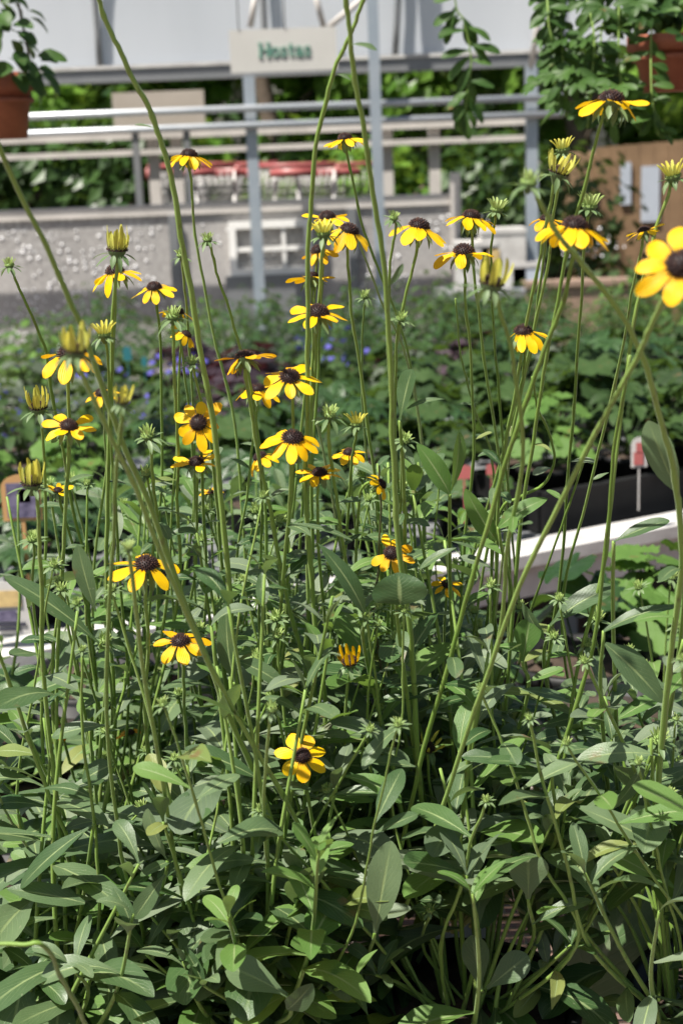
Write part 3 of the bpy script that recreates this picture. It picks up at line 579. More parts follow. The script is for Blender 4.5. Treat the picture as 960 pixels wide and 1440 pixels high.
BARE = [
 ('long wavy stem arching from the top left edge down through the blooms', [(128, -30), (150, 30), (178, 92), (210, 155), (236, 230), (258, 350), (280, 480), (303, 620), (320, 800), (338, 1000), (350, 1300)], .95, 1.2, 5.4, 'stem'),
 ('thick straight stem rising out of the top in the middle', [(486, -30), (492, 60), (507, 160), (528, 290), (545, 430), (550, 560), (553, 650), (562, 780), (578, 900), (590, 1100), (595, 1320)], .88, 1.15, 5.2, 'stem'),
 ('slender stem curving left as it rises beside the thick middle stem', [(522, -30), (500, 30), (470, 100), (447, 190), (436, 300), (432, 420), (433, 540), (430, 680), (440, 850), (455, 1050), (470, 1320)], .93, 1.2, 4.6, 'stem'),
 ('thick blurred stem slanting in from the left edge', [(-40, 120), (0, 210), (50, 315), (98, 420), (130, 500), (160, 590), (210, 710), (265, 860), (320, 1000), (380, 1150), (430, 1340)], .78, 1.08, 4.8, 'stem'),
 ('pale yellowish stem slanting behind the middle leaves', [(440, 560), (465, 690), (490, 820), (520, 920), (550, 1000), (560, 1100), (565, 1250)], 1.3, 1.5, 4.2, 'stem_pale'),
 ('pale thin stem dropping from the cluster towards the folded leaf', [(500, 330), (535, 420), (570, 500), (590, 600), (597, 740), (600, 900), (605, 1200)], 1.3, 1.6, 3.4, 'stem_pale'),
 ('pale thick stalk near the red plant tags', [(718, 600), (712, 700), (706, 790), (690, 900), (670, 1050), (660, 1280)], 1.3, 1.5, 4.2, 'stem_pale'),
 ('long stem leaning right across the lower right corner', [(960, 900), (935, 1000), (880, 1160), (820, 1300), (760, 1400)], 1.0, 1.12, 4.6, 'stem'),
 ('bent blurred stalk with a broken joint at the lower left corner', [(-30, 1328), (30, 1328), (62, 1330), (85, 1370), (120, 1440), (140, 1480)], .74, .95, 4.2, 'stem'),
 ('stem leaning from the left edge through the lower leaves', [(-20, 860), (20, 980), (70, 1120), (110, 1240), (160, 1360)], .98, 1.12, 4.4, 'stem'),
 ('stem slanting in at the left edge below the plant tag', [(-10, 1100), (30, 1180), (90, 1250), (150, 1290)], 1.05, 1.2, 3.2, 'stem_pale'),
 ('thin arching stem before the broad dark leaves at lower left', [(-10, 1300), (25, 1350), (60, 1400), (80, 1450)], 1.0, 1.1, 2.8, 'stem'),
 ('curly thin stem looping back near the right plant trays', [(748, 530), (755, 570), (775, 620), (778, 650), (765, 680), (730, 700), (700, 730), (680, 900), (660, 1200)], 1.12, 1.4, 3.4, 'stem'),
 ('dark dead flower stalk right of the sideways bloom', [(533, 655), (535, 720), (532, 800), (530, 900), (528, 1200)], 1.1, 1.3, 2.6, 'stem_dark'),
 ('long thin stem rising at the right past the lobed leaf', [(885, 500), (862, 640), (850, 780), (828, 930), (780, 1080), (740, 1200), (700, 1350)], .95, 1.15, 4.6, 'stem'),
 ('slim stem between the two right-hand diagonals', [(866, 550), (820, 650), (790, 740), (740, 880), (730, 1000), (720, 1280)], 1.15, 1.4, 3.2, 'stem'),
 ('wavy stem behind the white bench edge at right', [(640, 420), (648, 500), (665, 570), (690, 640), (690, 720), (640, 850), (630, 1250)], 1.3, 1.6, 3.2, 'stem'),
 ('thick woody stem forking at the lower right corner', [(905, 1080), (850, 1200), (790, 1330), (742, 1400)], 1.0, 1.12, 5.4, 'stem'),
 ('yellowing stem arching over the wire bench gap', [(600, 1130), (640, 1190), (700, 1255), (735, 1290), (745, 1380)], 1.1, 1.2, 4.4, 'stem_pale'),
]
# keep-clear discs: (px, py, radius, depth)
KEEP = [(f[1][0], f[1][1] + 2, f[2] * .52, f[3]) for f in FL] + [(b[1][0], b[1][1], b[2] * .62, b[3]) for b in BUDS]
KEEP += [(425, 1060, 58, 1.02), (900, 1310, 45, 1.18), (696, 1310, 44, 1.5), (652, 1355, 40, 1.4), (898, 635, 40, 3), (20, 690, 34, 3), (10, 850, 35, 3), (850, 750, 70, 2.3), (740, 800, 40, 2)]
def blocked(x, y, depth, r):
    for (a, b, q, d) in KEEP:
        if d > depth - .02 and (x - a) ** 2 + (y - b) ** 2 < (q + r) ** 2: return True
    return False
def seed_ok(): return 0
SD = 100
for (lab, h, size, d, kind, ax, pxs, Yb, kw, th) in FL:
    SD += 1; pxs = [(h[0], h[1] + 3)] + pxs[:]
    grow('black_eyed_susan', lab, 'flower', BES, pxs, d, Yb, th, kind, size, ax, SD, leaves=7, leaf_from=max(h[1] + 110, 620), **kw)
for (lab, h, size, d, kind, ax, pxs, Yb, kw, th) in BUDS:
    SD += 1; pxs = [(h[0], h[1] + 3)] + pxs[:]
    grow('budding_stem', lab, 'bud', 'budding stems of the coneflower patch', pxs, d, Yb, th, kind, size, ax, SD, leaves=6, leaf_from=max(h[1] + 90, 620), **kw)
for (lab, pxs, d, Yb, th, m_) in BARE:
    SD += 1
    BR = globals().setdefault('BR', []); BR.append((grow('flower_stalk', lab, 'stem', 'bare flower stalks', pxs, d, Yb, th, None, seed=SD, leaves=5, leaf_from=max(pxs[0][1] + 120, 560), mats=m_), d))

# thin stems of the crowd, ending in a leaf tip or a bud
n_thin = 0
for tr_ in range(900):
    if n_thin >= 120: break
    x = R.choice([R.uniform(10, 660), R.uniform(80, 600), R.uniform(600, 960)]); Yb = R.uniform(1.0, 1.6)
    yt = R.choice([R.uniform(660, 900), R.uniform(800, 1150)]) if x < 660 else R.uniform(760, 1150); d = Yb - R.uniform(.02, .2); xb = x + R.choice([-1, 1, 1]) * R.uniform(10, 190)
    jt = 10 * (1330 - yt) / 600; pm = [(lerp(x, xb, t) + R.uniform(-jt, jt), lerp(yt, 1330, t)) for t in (.3, .65)]
    if any(blocked(q[0], q[1], d, 4) for q in [(lerp(x, xb, t_), lerp(yt, 1330, t_)) for t_ in [i_ / 12 for i_ in range(11)]]): continue
    n_thin += 1; SD += 1
    grow('slender_shoot', 'slender green stem with a leafy tip rising out of the undergrowth', 'stem', 'slender leafy-tipped stems in the patch', [(x, yt)] + pm + [(xb, 1330)], d, Yb, R.uniform(2.6, 3.8), 'leafy', R.uniform(22, 34), (R.uniform(-.3, .3), R.uniform(0, .5)), SD, leaves=6, leaf_from=yt + 40, lsz=1.15)

# small leaves high on the two stems that leave the picture
def extra_leaf(label_part, p, q, dist, W, nrm=(0, -.6, 1), parent=None, arch=.4, prof='oblong', fold=.2, m_='leaf', rnd=.6):
    a = P(p[0], p[1], dist); b = P(q[0], q[1], dist); mb = MB(); L = (b - a).length
    # start direction raised so that the tip arrives where it is seen
    nv = Vector(nrm).normalized(); d = (b - a).normalized(); nn = (nv - d * nv.dot(d)).normalized()
    d0 = (d * math.cos(arch / 2) + nn * math.sin(arch / 2)).normalized()
    leaf(mb, a, d0, nn, L * 1.04, W * dist / F, arch=arch, fold=fold, prof=prof, wav=.06, nv=12, nu=3, rnd=rnd)
    return mb.build('leaf', M[m_], parent)

for (k, p, q, W, nr) in ((0, (219, 181), (190, 175), 6, (0, -.5, 1)), (1, (494, 62), (529, 70), 15, (.2, -.6, 1)), (2, (473, 104), (492, 112), 9, (0, -.6, 1)), (1, (545, 405), (566, 372), 10, (.5, -.8, .4)), (4, (470, 700), (452, 660), 10, (-.4, -.8, .5))):
    extra_leaf(None, p, q, BR[k][1], W, nr, BR[k][0], .5, 'oblong', .25, 'leaf', .5)
def leafy(label, base, leaves, dist, Yb, th=3.2, m_='leaf', stem='stem'):
    """a shoot with hand-placed leaves: leaves = (p, q, width px, normal, arch, prof)"""
    for L in leaves: KEEP.append(((L[0][0] + L[1][0]) / 2, (L[0][1] + L[1][1]) / 2, max(10, L[2] * .4), dist))
    pts, b = stem_path([leaves[0][0]] + base, dist, Yb, 3)
    rt = root('leafy_shoot', b, label, 'shoot', 'leafy shoots of the coneflower patch')
    mb = MB(); sp = smooth_path(pts, 6); mb.tube(sp, [lerp(th * .0004, th * .0006, i / len(sp)) for i in range(len(sp))], 10, .06); mb.build('stem', M[stem], rt)
    for k, L in enumerate(leaves): extra_leaf(None, L[0], L[1], dist if len(L) < 7 else L[6], L[2], L[3], rt, L[4], L[5], .2, m_, (k * .37 + dist) % 1)
    return rt
U = (0, -.5, 1); FR = (0, -1, .35); RT = (.7, -.7, .5); LF = (-.7, -.6, .5)
leafy('shoot with two rounded grey-green leaves beside the thick middle stem before the dark plants', [(568, 700), (575, 1000), (575, 1250)], [((562, 592), (578, 522), 38, LF, .2, 'obovate'), ((572, 575), (624, 560), 12, U, .8, 'lance')], 1.06, 1.35)
leafy('shoot with one large bright green curved leaf right of the dim flower', [(632, 800), (635, 1000), (640, 1250)], [((632, 695), (588, 626), 34, (.2, -.9, .6), .5, 'ovate'), ((634, 690), (646, 610), 26, RT, .4, 'oblong')], 1.04, 1.35, m_='leaf_fresh')
leafy('shoot with a narrow upcurved leaf above the white bench edge', [(715, 900), (700, 1250)], [((700, 742), (768, 700), 28, (0, -.7, .8), .9, 'ovate'), ((697, 760), (655, 690), 36, LF, .3, 'ovate')], 1.1, 1.4, m_='leaf_fresh')
leafy('shoot with a broad pale leaf hanging at the right edge', [(956, 900), (940, 1250)], [((955, 700), (912, 596), 44, (-.5, -1, .2), .25, 'oblong')], .92, 1.2)
leafy('shoot with a pale folded arrow-shaped leaf right of centre', [(562, 900), (570, 1250)], [((562, 850), (560, 806), 84, (0, -.8, .6), .9, 'ovate'), ((590, 800), (640, 770), 18, U, .6, 'lance')], 1.0, 1.25)
leafy('shoot with a long dark curled leaf left of the crossed flower', [(520, 950), (530, 1250)], [((512, 862), (450, 765), 34, (.5, -.8, .5), .7, 'lance'), ((495, 760), (410, 735), 12, U, .6, 'lance')], 1.02, 1.3)
leafy('shoot with a light grey leaf reaching right past the white bench edge', [(862, 900), (850, 1250)], [((862, 762), (938, 732), 26, U, .4, 'oblong')], 1.0, 1.25)
leafy('shoot with a long arching silvery leaf before the aisle', [(768, 960), (760, 1250)], [((772, 880), (862, 824), 36, (-.3, -.7, .9), .9, 'oblong'), ((765, 900), (735, 850), 20, LF, .3, 'ovate')], 1.08, 1.35)
leafy('shoot with a spoon-shaped bright leaf standing below the aisle', [(736, 1000), (735, 1250)], [((734, 930), (744, 872), 40, FR, .3, 'obovate'), ((740, 960), (790, 940), 18, U, .4, 'oblong')], 1.08, 1.3, m_='leaf_fresh')
leafy('shoot with a long narrow leaf arching to the right edge', [(845, 1000), (830, 1250)], [((848, 888), (958, 850), 24, U, .8, 'lance'), ((850, 905), (930, 985), 50, (.3, -.8, .6), .4, 'ovate')], 1.02, 1.2, m_='leaf')
leafy('shoot with two overlapping horizontal leaves right of the maroon-hearted bud', [(772, 1200), (760, 1300)], [((775, 1085), (652, 1062), 34, U, .7, 'oblong'), ((780, 1090), (690, 1088), 30, U, .4, 'ovate')], 1.0, 1.15)
leafy('shoot with a wide arching leaf at right, under the long stems', [(918, 1200), (900, 1300)], [((925, 1062), (812, 1068), 40, U, .8, 'oblong'), ((905, 1075), (858, 1140), 28, RT, .5, 'lance')], .98, 1.12)
leafy('shoot with a large pale upright oval leaf in the lower middle', [(526, 1360), (528, 1400)], [((527, 1312), (549, 1188), 54, (-.2, -1, .3), .25, 'oblong')], .96, 1.1)
leafy('shoot with a round flat blue-green leaf facing forward at lower right', [(745, 1330), (750, 1380)], [((742, 1264), (742, 1202), 62, FR, .2, 'obovate'), ((748, 1300), (830, 1265), 24, U, .9, 'oblong')], .98, 1.1)
leafy('shoot with a big glossy oval leaf at the lower left of centre', [(406, 1430), (410, 1440)], [((404, 1400), (320, 1358), 56, (0, -.6, .9), .5, 'obovate'), ((404, 1420), (438, 1385), 44, RT, .4, 'ovate')], .92, 1.02)
leafy('shoot with a dark spoon-shaped leaf above the white care label', [(680, 1400), (690, 1430)], [((676, 1392), (664, 1318), 44, (0, -1, .4), .2, 'obovate'), ((684, 1390), (740, 1345), 46, (.2, -.7, .7), .5, 'obovate')], 1.0, 1.12)
leafy('shoot with a long leaf reaching left over the stems, low in the middle left', [(366, 1180), (372, 1300)], [((368, 1098), (264, 1052), 34, U, .5, 'oblong'), ((372, 1105), (440, 1110), 20, U, .6, 'lance')], 1.0, 1.15)
leafy('shoot with an oval leaf hanging at lower left beside the slanting stems', [(232, 1300), (240, 1350)], [((236, 1210), (208, 1140), 36, LF, .4, 'oblong'), ((232, 1230), (190, 1290), 30, (-.2, -1, .2), .4, 'oblong')], .98, 1.1)
leafy('shoot with a rounded leaf bending down below the dull orange flower', [(150, 1120), (160, 1280)], [((160, 1075), (116, 1098), 36, (-.1, -.7, .8), .7, 'ovate'), ((150, 1020), (75, 1035), 30, U, .5, 'oblong')], 1.04, 1.2)
leafy('shoot with a broad folded leaf in front of the far-left stems', [(110, 1300), (120, 1360)], [((132, 1160), (30, 1245), 34, U, .5, 'oblong'), ((120, 1270), (14, 1250), 40, U, .3, 'ovate')], 1.0, 1.12)
leafy('shoot with a long dusty leaf at left below the wide level bloom', [(150, 960), (160, 1250)], [((140, 905), (12, 812), 34, (.2, -.6, .9), .5, 'oblong'), ((135, 860), (110, 770), 30, (-.2, -1, .3), .3, 'oblong')], 1.06, 1.3)
leafy('shoot with overlapping dusty leaves under the flower with two long petals', [(330, 1010), (330, 1250)], [((330, 960), (318, 850), 44, LF, .4, 'ovate'), ((335, 930), (400, 965), 34, U, .6, 'ovate')], 1.04, 1.25)

# ------------------------------------------------------------ leafy shoots filling the patch
def top_limit(x):
    if x < 120: return 760
    if x < 320: return 720
    if x < 640: return 700
    if x < 680: return 760
    return 960 if x > 820 else 900
SH = 'dense leafy shoots of the coneflower patch'
cnt = 0; tries = 0
SHOOTS = 240
while cnt < SHOOTS and tries < 9000:
    tries += 1
    Yb = R.uniform(.98, 1.9) if cnt < 160 else R.uniform(.97, 1.2) if cnt < 185 else R.uniform(1.08, 1.55); x = R.uniform(-30, 990)
    lim = top_limit(x); py = lerp(lim, 1400, R.random() ** .85) if cnt < 160 else R.uniform(1200, 1400) if cnt < 185 else R.uniform(1080, 1400)
    if R.random() < .12 and x < 660: py = lim - R.uniform(0, 70)
    b, yb = base_at(x + R.uniform(-30, 30), Yb, BZ)
    dtop = Yb + R.uniform(-.14, .06)
    if dtop < .88: continue
    top = P(x, py, dtop); hgt = top.z - BZ
    if hgt < .04 or hgt > .42: continue
    if 610 < x < 760 and py < 1300 and Yb > 1.3 and 1230 < py: continue
    cnt += 1
    rt = root('leafy_shoot', b, 'low leafy shoot of grey-green oval leaves in the dense undergrowth', 'shoot', SH)
    b = crown(b, R); rt.location = b; rt['_o'] = tuple(b)
    mid = b.lerp(top, .5) + Vector((R.uniform(-.015, .015), R.uniform(-.015, .015), 0))
    sp = smooth_path([top, mid, b - Vector((0, 0, .01))], 8)
    mb = MB(); mb.tube(sp, [lerp(.0010, .0022, i / len(sp)) for i in range(len(sp))], 8, .06); mb.build('stem', M['stem'], rt)
    fo = MB(); ang = R.random() * 6.28; n = len(sp); scale = R.uniform(.85, 1.5)
    fresh = R.random() < .2
    step = max(1, int(n * .026 / max(hgt, .05)))
    k = 0
    for i in range(0, n - 1, 1):
        if i % max(step, 1) and i > 1: continue
        for rep in range(2 if i < 2 else 1):
            k += 1; ang += 2.4 + R.uniform(-.4, .4)
            p = sp[i]; e = Vector((math.cos(ang), math.sin(ang), 0))
            tt = i / n; L = lerp(.034, .068, min(1, tt * 2.2 + .15)) * scale * R.uniform(.8, 1.15)
            if i < 2: L *= .7
            elev = lerp(1.1, .25, min(1, tt * 1.8)) + R.uniform(-.2, .25)
            d = e * math.cos(elev) + Vector((0, 0, 1)) * math.sin(elev)
            nn = Vector((0, 0, 1)) * math.cos(elev) - e * math.sin(elev)
            q = proj(p + d * L * .6)
            if blocked(q[0], q[1], p.y, L / p.y * F * .3): continue
            if q[1] < top_limit(q[0]) - 60: continue
            leaf(fo, p, d, nn, L, L * R.uniform(.25, .42), arch=R.uniform(.3, 1.4), fold=R.uniform(0, .4), prof=R.choice(['oblong', 'oblong', 'obovate', 'obovate', 'ovate']), wav=.09, nv=9, nu=2, twist=R.uniform(-.5, .5))
    if len(fo.f) > 4 * 36 * .9: fo.build('foliage', M['leaf_fresh'] if fresh else M[R.choice(['leaf', 'leaf', 'leaf_grey', 'leaf_deep'])], rt)

    else:
        for ch in list(rt.children): bpy.data.objects.remove(ch)
        bpy.data.objects.remove(rt); cnt -= 1
print('shoots', cnt)

for yy in (1.02, 1.16, 1.30, 1.46, 1.64):
    for xx in (-.5, -.36, -.22, -.08, .06, .20, .34, .48):
        bx, by = xx + R.uniform(-.05, .05), yy + R.uniform(-.04, .04); q = proj((bx, by, BZ + .03))
        if q[0] < -60 or q[0] > 1020: continue
        if 600 < q[0] < 740 and 1200 < q[1] < 1430: continue
        rt = root('basal_leaf_clump', (bx, by, BZ), 'ground-level clump of broad oval basal leaves between the stems', 'leaf clump', 'basal leaf clumps under the coneflowers')
        fo = MB(); a0 = R.random() * 6.28; dk = R.random() < .45
        for k in range(11):
            a = a0 + k * 2.4; e = Vector((math.cos(a), math.sin(a), 0)); el_ = R.uniform(.35, 1.25); d = e * math.cos(el_) + Vector((0, 0, math.sin(el_))); nn = Vector((0, 0, math.cos(el_))) - e * math.sin(el_)
            L = R.uniform(.045, .085); p = Vector((bx, by, BZ)) + e * .01
            q = proj(p + d * L * .7)
            if blocked(q[0], q[1], by, L / by * F * .25): continue
            leaf(fo, p, d, nn, L, L * R.uniform(.3, .42), arch=R.uniform(.5, 1.6), fold=R.uniform(.05, .35), prof=R.choice(['obovate', 'oblong']), wav=.09, nv=10, nu=2, twist=R.uniform(-.5, .5))
        if fo.f: fo.build('foliage', M['leaf'] if not dk else M['dark_leaf'], rt)
        else: bpy.data.objects.remove(rt)

# broad-leaved neighbours in the corners
def broad(label, pts, m_, dist):
    b, _ = base_at(pts[0][0][0], dist + .1, BZ)
    rt = root('broad_leaved_plant', b, label, 'plant')
    for k, (p, q, W, nn, ar) in enumerate(pts):
        a = P(p[0], p[1], dist); mb = MB(); mb.tube([a, a.lerp(b, .5), b], .0022, 8); mb.build('leaf_stalk', M['stem'], rt)
        extra_leaf(None, p, q, dist, W, nn, rt, ar, 'ovate', .12, m_, (k * .41) % 1)
    return rt
broad('plant with wide dark green veined leaves in the lower left corner', [((60, 1460), (20, 1270), 150, (.2, -.7, .9), .5), ((90, 1440), (130, 1330), 110, (.1, -.8, .8), .6), ((0, 1460), (-60, 1330), 120, U, .5)], 'dark_leaf', 1.14)
broad('plant with huge pale crinkled leaves in the lower right corner', [((800, 1440), (905, 1225), 150, (.1, -.9, .8), .3), ((960, 1440), (965, 1220), 120, (-.2, -.9, .8), .4), ((870, 1450), (760, 1470), 90, U, .3)], 'broad_leaf', 1.16)

# ------------------------------------------------------------ front bench: wire mesh top, frame, pots
bench = root('mesh_bench', (0, 1.5, 0), 'low wire mesh bench under the tall yellow coneflowers', 'bench')
mb = MB(); bz = .78
x0, x1, y0, y1 = -.85, .85, .9, 2.08
for i in range(int((x1 - x0) / .016)):
    x = x0 + i * .016; mb.box((x, y0, bz), (x + .0028, y1, bz + .0022), .5)
for i in range(int((y1 - y0) / .016)):
    y = y0 + i * .016; mb.box((x0, y, bz + .0024), (x1, y + .0028, bz + .0046), .5)
mb.build('mesh_top', M['mesh_steel'], bench, smooth=False)
mb = MB()
for (a, b) in (((x0 - .03, y0 - .03, bz - .04), (x1 + .03, y0, bz + .01)), ((x0 - .03, y1, bz - .04), (x1 + .03, y1 + .03, bz + .01)), ((x0 - .03, y0, bz - .04), (x0, y1, bz + .01)), ((x1, y0, bz - .04), (x1 + .03, y1, bz + .01))): mb.box(a, b)
mb.build('bench_frame', M['steel'], bench, smooth=False)
for (x, y) in ((x0, y0), (x1, y0), (x0, y1), (x1, y1)):
    mb = MB(); mb.box((x - .02, y - .02, 0), (x + .02, y + .02, bz - .041)); mb.build('leg', M['steel'], bench, smooth=False)

def pot_mesh(parent, r, h, c, m_='plastic_black', soil=True):
    b = MB(); b.lathe(c, [(r * .72, 0), (r * .98, h * .86), (r * 1.06, h * .87), (r * 1.08, h), (r * .98, h), (r * .95, h * .9)], 24); b.build('pot', M[m_], parent)
    if soil:
        b = MB(); b.lathe(Vector(c) + Vector((0, 0, h * .9)), [(r * .93, 0), (r * .93, .002), (r * .5, .008), (r * .1, .01)], 16); b.build('soil', M['soil'], parent)
i = 0
for yy in (1.06, 1.26, 1.46, 1.66, 1.86):
    for xx in (-.58, -.36, -.14, .08, .30, .52):
        q = proj((xx, yy, .9)); xj = xx + R.uniform(-.02, .02); yj = yy + R.uniform(-.015, .015)
        if abs(xj - .16) < .13 and 1.2 < yy < 1.5: continue
        rt = root('nursery_pot', (xj, yj, bz + .005), 'black nursery pot hidden under the coneflower foliage', 'pot', 'nursery pots under the coneflowers')
        pot_mesh(rt, .088, .145, (xj, yj, bz + .005))
# care label in the gap
c = G(655, 1360, bz + .03); cy = c.y
lab = root('care_label', c, 'pale blue-white care label with dark print lying over the wire bench gap', 'label')
n_ = Vector((-.1, -.45, 1)).normalized(); ex = Vector((1, .25, 0)); ex = (ex - n_ * ex.dot(n_)).normalized(); ey = n_.cross(ex)
mb = MB(); mb.obox(c, ex * .034, ey * .05, n_ * .0006); mb.build('card', noisy('care card', (.50, .54, .62), (.58, .62, .70), 20, .5), lab, smooth=False)
mb = MB()
for r_ in range(7):
    xx = -.028
    while xx < .026:
        wl = R.uniform(.0015, .004); s = R.uniform(-.001, .001)
        mb.obox(c + ex * (xx + wl / 2) + ey * (.004 - r_ * .0065 + s) + n_ * .0012, ex * wl * .5, ey * R.uniform(.0004, .0011), n_ * .0002); xx += wl + R.uniform(.001, .0025)
mb.build('printing', M['ink'], lab, smooth=False)

# ------------------------------------------------------------ ground
mb = MB(); mb.box((-60, -20, -.05), (60, 120, -.004)); tag(mb.build('ground', M['ground'], smooth=False), None, None, None, 'structure')
mb = MB(); mb.box((-7, -3, -.003), (7, 9.1, .0)); tag(mb.build('brick_path', M['brick'], smooth=False), None, None, None, 'structure')

# ------------------------------------------------------------ second bench with white edge
A = G(200, 868, .86); B = G(965, 721, .86)
u = (B - A); u.z = 0; u.normalize(); vv = Vector((-u.y, u.x, 0))
C0 = A - u * .9
b2 = root('white_edged_bench', (C0.x, C0.y, 0), 'long nursery bench with a thick white front edge across the aisle', 'bench')
LEN = 4.2; DEP = 1.35
def onb(s, t, z): return C0 + u * s + vv * t + Vector((0, 0, z - C0.z))
mb = MB(); mb.obox(onb(LEN / 2, DEP / 2, .83), u * LEN / 2, vv * (DEP / 2 - .031), Vector((0, 0, .01))); mb.build('bench_top', M['alu'], b2, smooth=False)
mb = MB(); mb.obox(onb(LEN / 2, 0, .812), u * LEN / 2, vv * .03, Vector((0, 0, .045))); mb.obox(onb(LEN / 2, -.012, .845), u * LEN / 2, vv * .045, Vector((0, 0, .012)))
mb.build('front_edge', M['white_plastic'], b2, smooth=False)
for s in (.3, 1.5, 2.7, 3.9):
    for t in (.1, DEP - .1):
        mb = MB(); mb.obox(onb(s, t, .38), u * .025, vv * .025, Vector((0, 0, .38))); mb.build('leg', M['steel'], b2, smooth=False)

# ------------------------------------------------------------ potted plants
def round_leaf(mb, p, n, d, r, rnd, lobes=7, cup=.15, depth=.14):
    n = n.normalized(); d = (d - n * d.dot(n)).normalized(); s = n.cross(d)
    c = mb.vert(p, (.5, 0, rnd)); K = lobes * 5; ring = []; ring2 = []
    for k in range(K):
        a = 2 * math.pi * k / K; cut = .45 if abs(a - math.pi) < .25 else 1
        rr = r * (1 - depth + depth * abs(math.cos(a * lobes / 2)) * 1.3) * cut
        q = d * math.cos(a) + s * math.sin(a)
        ring.append(mb.vert(p + q * rr * .55 + n * r * cup * .25 + n * R.uniform(-.03, .03) * r, (.3, .5, rnd)))
        ring2.append(mb.vert(p + q * rr + n * r * (cup * R.uniform(-.6, 1)), (0, 1, rnd)))
    for k in range(K):
        k2 = (k + 1) % K; mb.face(c, ring[k], ring[k2]); mb.face(ring[k], ring2[k], ring2[k2], ring[k2])
def potted(kind, label, group, m_, hgt=.2, spread=.14, nl=30, lr=.04, flowers=None, pot='plastic_black', pr=.075, ph=.12, name='potted_plant'):
    rt = root(name, (0, 0, 0), label, 'plant', group)
    pot_mesh(rt, pr, ph, (0, 0, 0), pot)
    fo = MB()
    for i in range(nl):
        a = R.random() * 6.28; q = math.sqrt(R.random()); z = ph + hgt * (1 - q * q * .65) * R.uniform(.45, 1)
        p = Vector((math.cos(a) * spread * q, math.sin(a) * spread * q, z)); n_ = Vector((math.cos(a) * q * .8, math.sin(a) * q * .8, 1)) + Vector((R.uniform(-.4, .4), R.uniform(-.4, .4), 0))
        r_ = R.random(); e = Vector((math.cos(a), math.sin(a), -.2))
        if kind == 'round': round_leaf(fo, p, n_, e, lr * R.uniform(.6, 1.2), r_)
        elif kind == 'star':
            for g in range(5): leaf(fo, p, Matrix.Rotation((g - 2) * .6, 3, n_.normalized()) @ e, n_, lr * 1.6, lr * .7, arch=.5, fold=.2, prof='lance', nv=4, nu=1, rnd=r_)
        else: leaf(fo, p, e + Vector((0, 0, .3)), n_, lr * 2 * R.uniform(.7, 1.2), lr * 1.0, arch=.9, fold=.2, prof='ovate', nv=5, nu=1, rnd=r_)
        if i % 2 == 0: fo.tube([Vector((0, 0, ph * .9)), p], .0018, 4, rnd=r_)
    fo.build('foliage', M[m_], rt)
    if flowers:
        for i in range(flowers[1]):
            a = R.random() * 6.28; q = R.uniform(.2, .95); p = Vector((math.cos(a) * spread * q, math.sin(a) * spread * q, ph + hgt * R.uniform(.9, 1.25)))
            mb = MB(); n_ = Vector((R.uniform(-.5, .5), -.6, .7)).normalized()
            e1 = n_.orthogonal().normalized()
            for g in range(6): leaf(mb, p, Matrix.Rotation(g * 1.047, 3, n_) @ e1, n_, flowers[2], flowers[2] * .8, arch=.4, fold=.1, prof='petal', nv=4, nu=1)
            mb.build('flower', M[flowers[0]], rt)
    return rt
def place(proto, first, loc, s=1, label=None):
    o = proto if first else copy_tree(proto)
    o.location = loc; o.rotation_euler = (0, 0, R.random() * 6.28); o.scale = (s, s, s)
    if label: o['label'] = label
    return o
g2 = 'potted plants on the white-edged bench'; g3 = 'potted plants on the middle bench'; g4 = 'shrubs in front of the screen fence'
protos2 = [potted('round', 'potted plant with scalloped round green leaves on the white-edged bench', g2, 'het_green'),
           potted('star', 'potted plant with dark divided leaves on the white-edged bench', g2, 'dark_leaf', nl=18, lr=.05),
           potted('round', 'potted plant with bright lobed leaves on the white-edged bench', g2, 'het_bright', lr=.032),
           potted('ovate', 'potted plant with pointed mid-green leaves on the white-edged bench', g2, 'het_green', nl=44, lr=.03),
           potted('round', 'potted plant with large dull green leaves on the white-edged bench', g2, 'het_green', hgt=.26, lr=.05, nl=26)]
ORD = ['first', 'second', 'third', 'fourth', 'fifth', 'sixth', 'seventh', 'eighth', 'ninth', 'tenth', 'eleventh', 'twelfth', 'thirteenth', 'fourteenth', 'fifteenth', 'sixteenth', 'seventeenth', 'eighteenth', 'nineteenth', 'twentieth']
ROW = ['front', 'second', 'third', 'fourth', 'fifth', 'sixth', 'back']
used = set()
for jj in range(6):
    cn = 0
    for ii in range(19):
        s = .15 + ii * .21 + (jj % 2) * .06 + R.uniform(-.02, .02); t = .14 + jj * .21 + R.uniform(-.02, .02)
        p = onb(s, t, .842); q = proj(p)
        if q[0] < -120 or q[0] > 1080: continue
        if jj == 0 and q[0] > 700 and q[0] < 960: k = -1
        else: k = [0, 3, 1, 4, 1, 3, 0, 2, 4][(int(s / .62) * 4 + jj // 2 * 3) % 9]
        if k < 0: continue
        place(protos2[k], k not in used, p, R.uniform(.6, .85), ['scalloped green', 'dark divided-leaved', 'bright green lobed', 'pointed mid-green', 'large dull green'][k] + ' potted plant, ' + ORD[cn] + ' from left, ' + ROW[jj] + ' row of the white-edged bench'); used.add(k); cn += 1
for k, pr_ in enumerate(protos2):
    if k not in used: place(pr_, True, onb(2, .9, .842), 1)
g_ = potted('round', 'pot of bright green lobed leaves at the back right, below the white bench edge', None, 'het_bright', hgt=.15, spread=.10, nl=26, lr=.036)
g_.location = (P(925, 800, 1.98).x, 1.98, .786)
g_ = potted('round', 'pot with a few big dark lobed leaves overlapping the white bench edge', None, 'dark_leaf', hgt=.22, spread=.055, nl=9, lr=.042)
g_.location = (P(822, 800, 1.86).x, 1.86, .786)
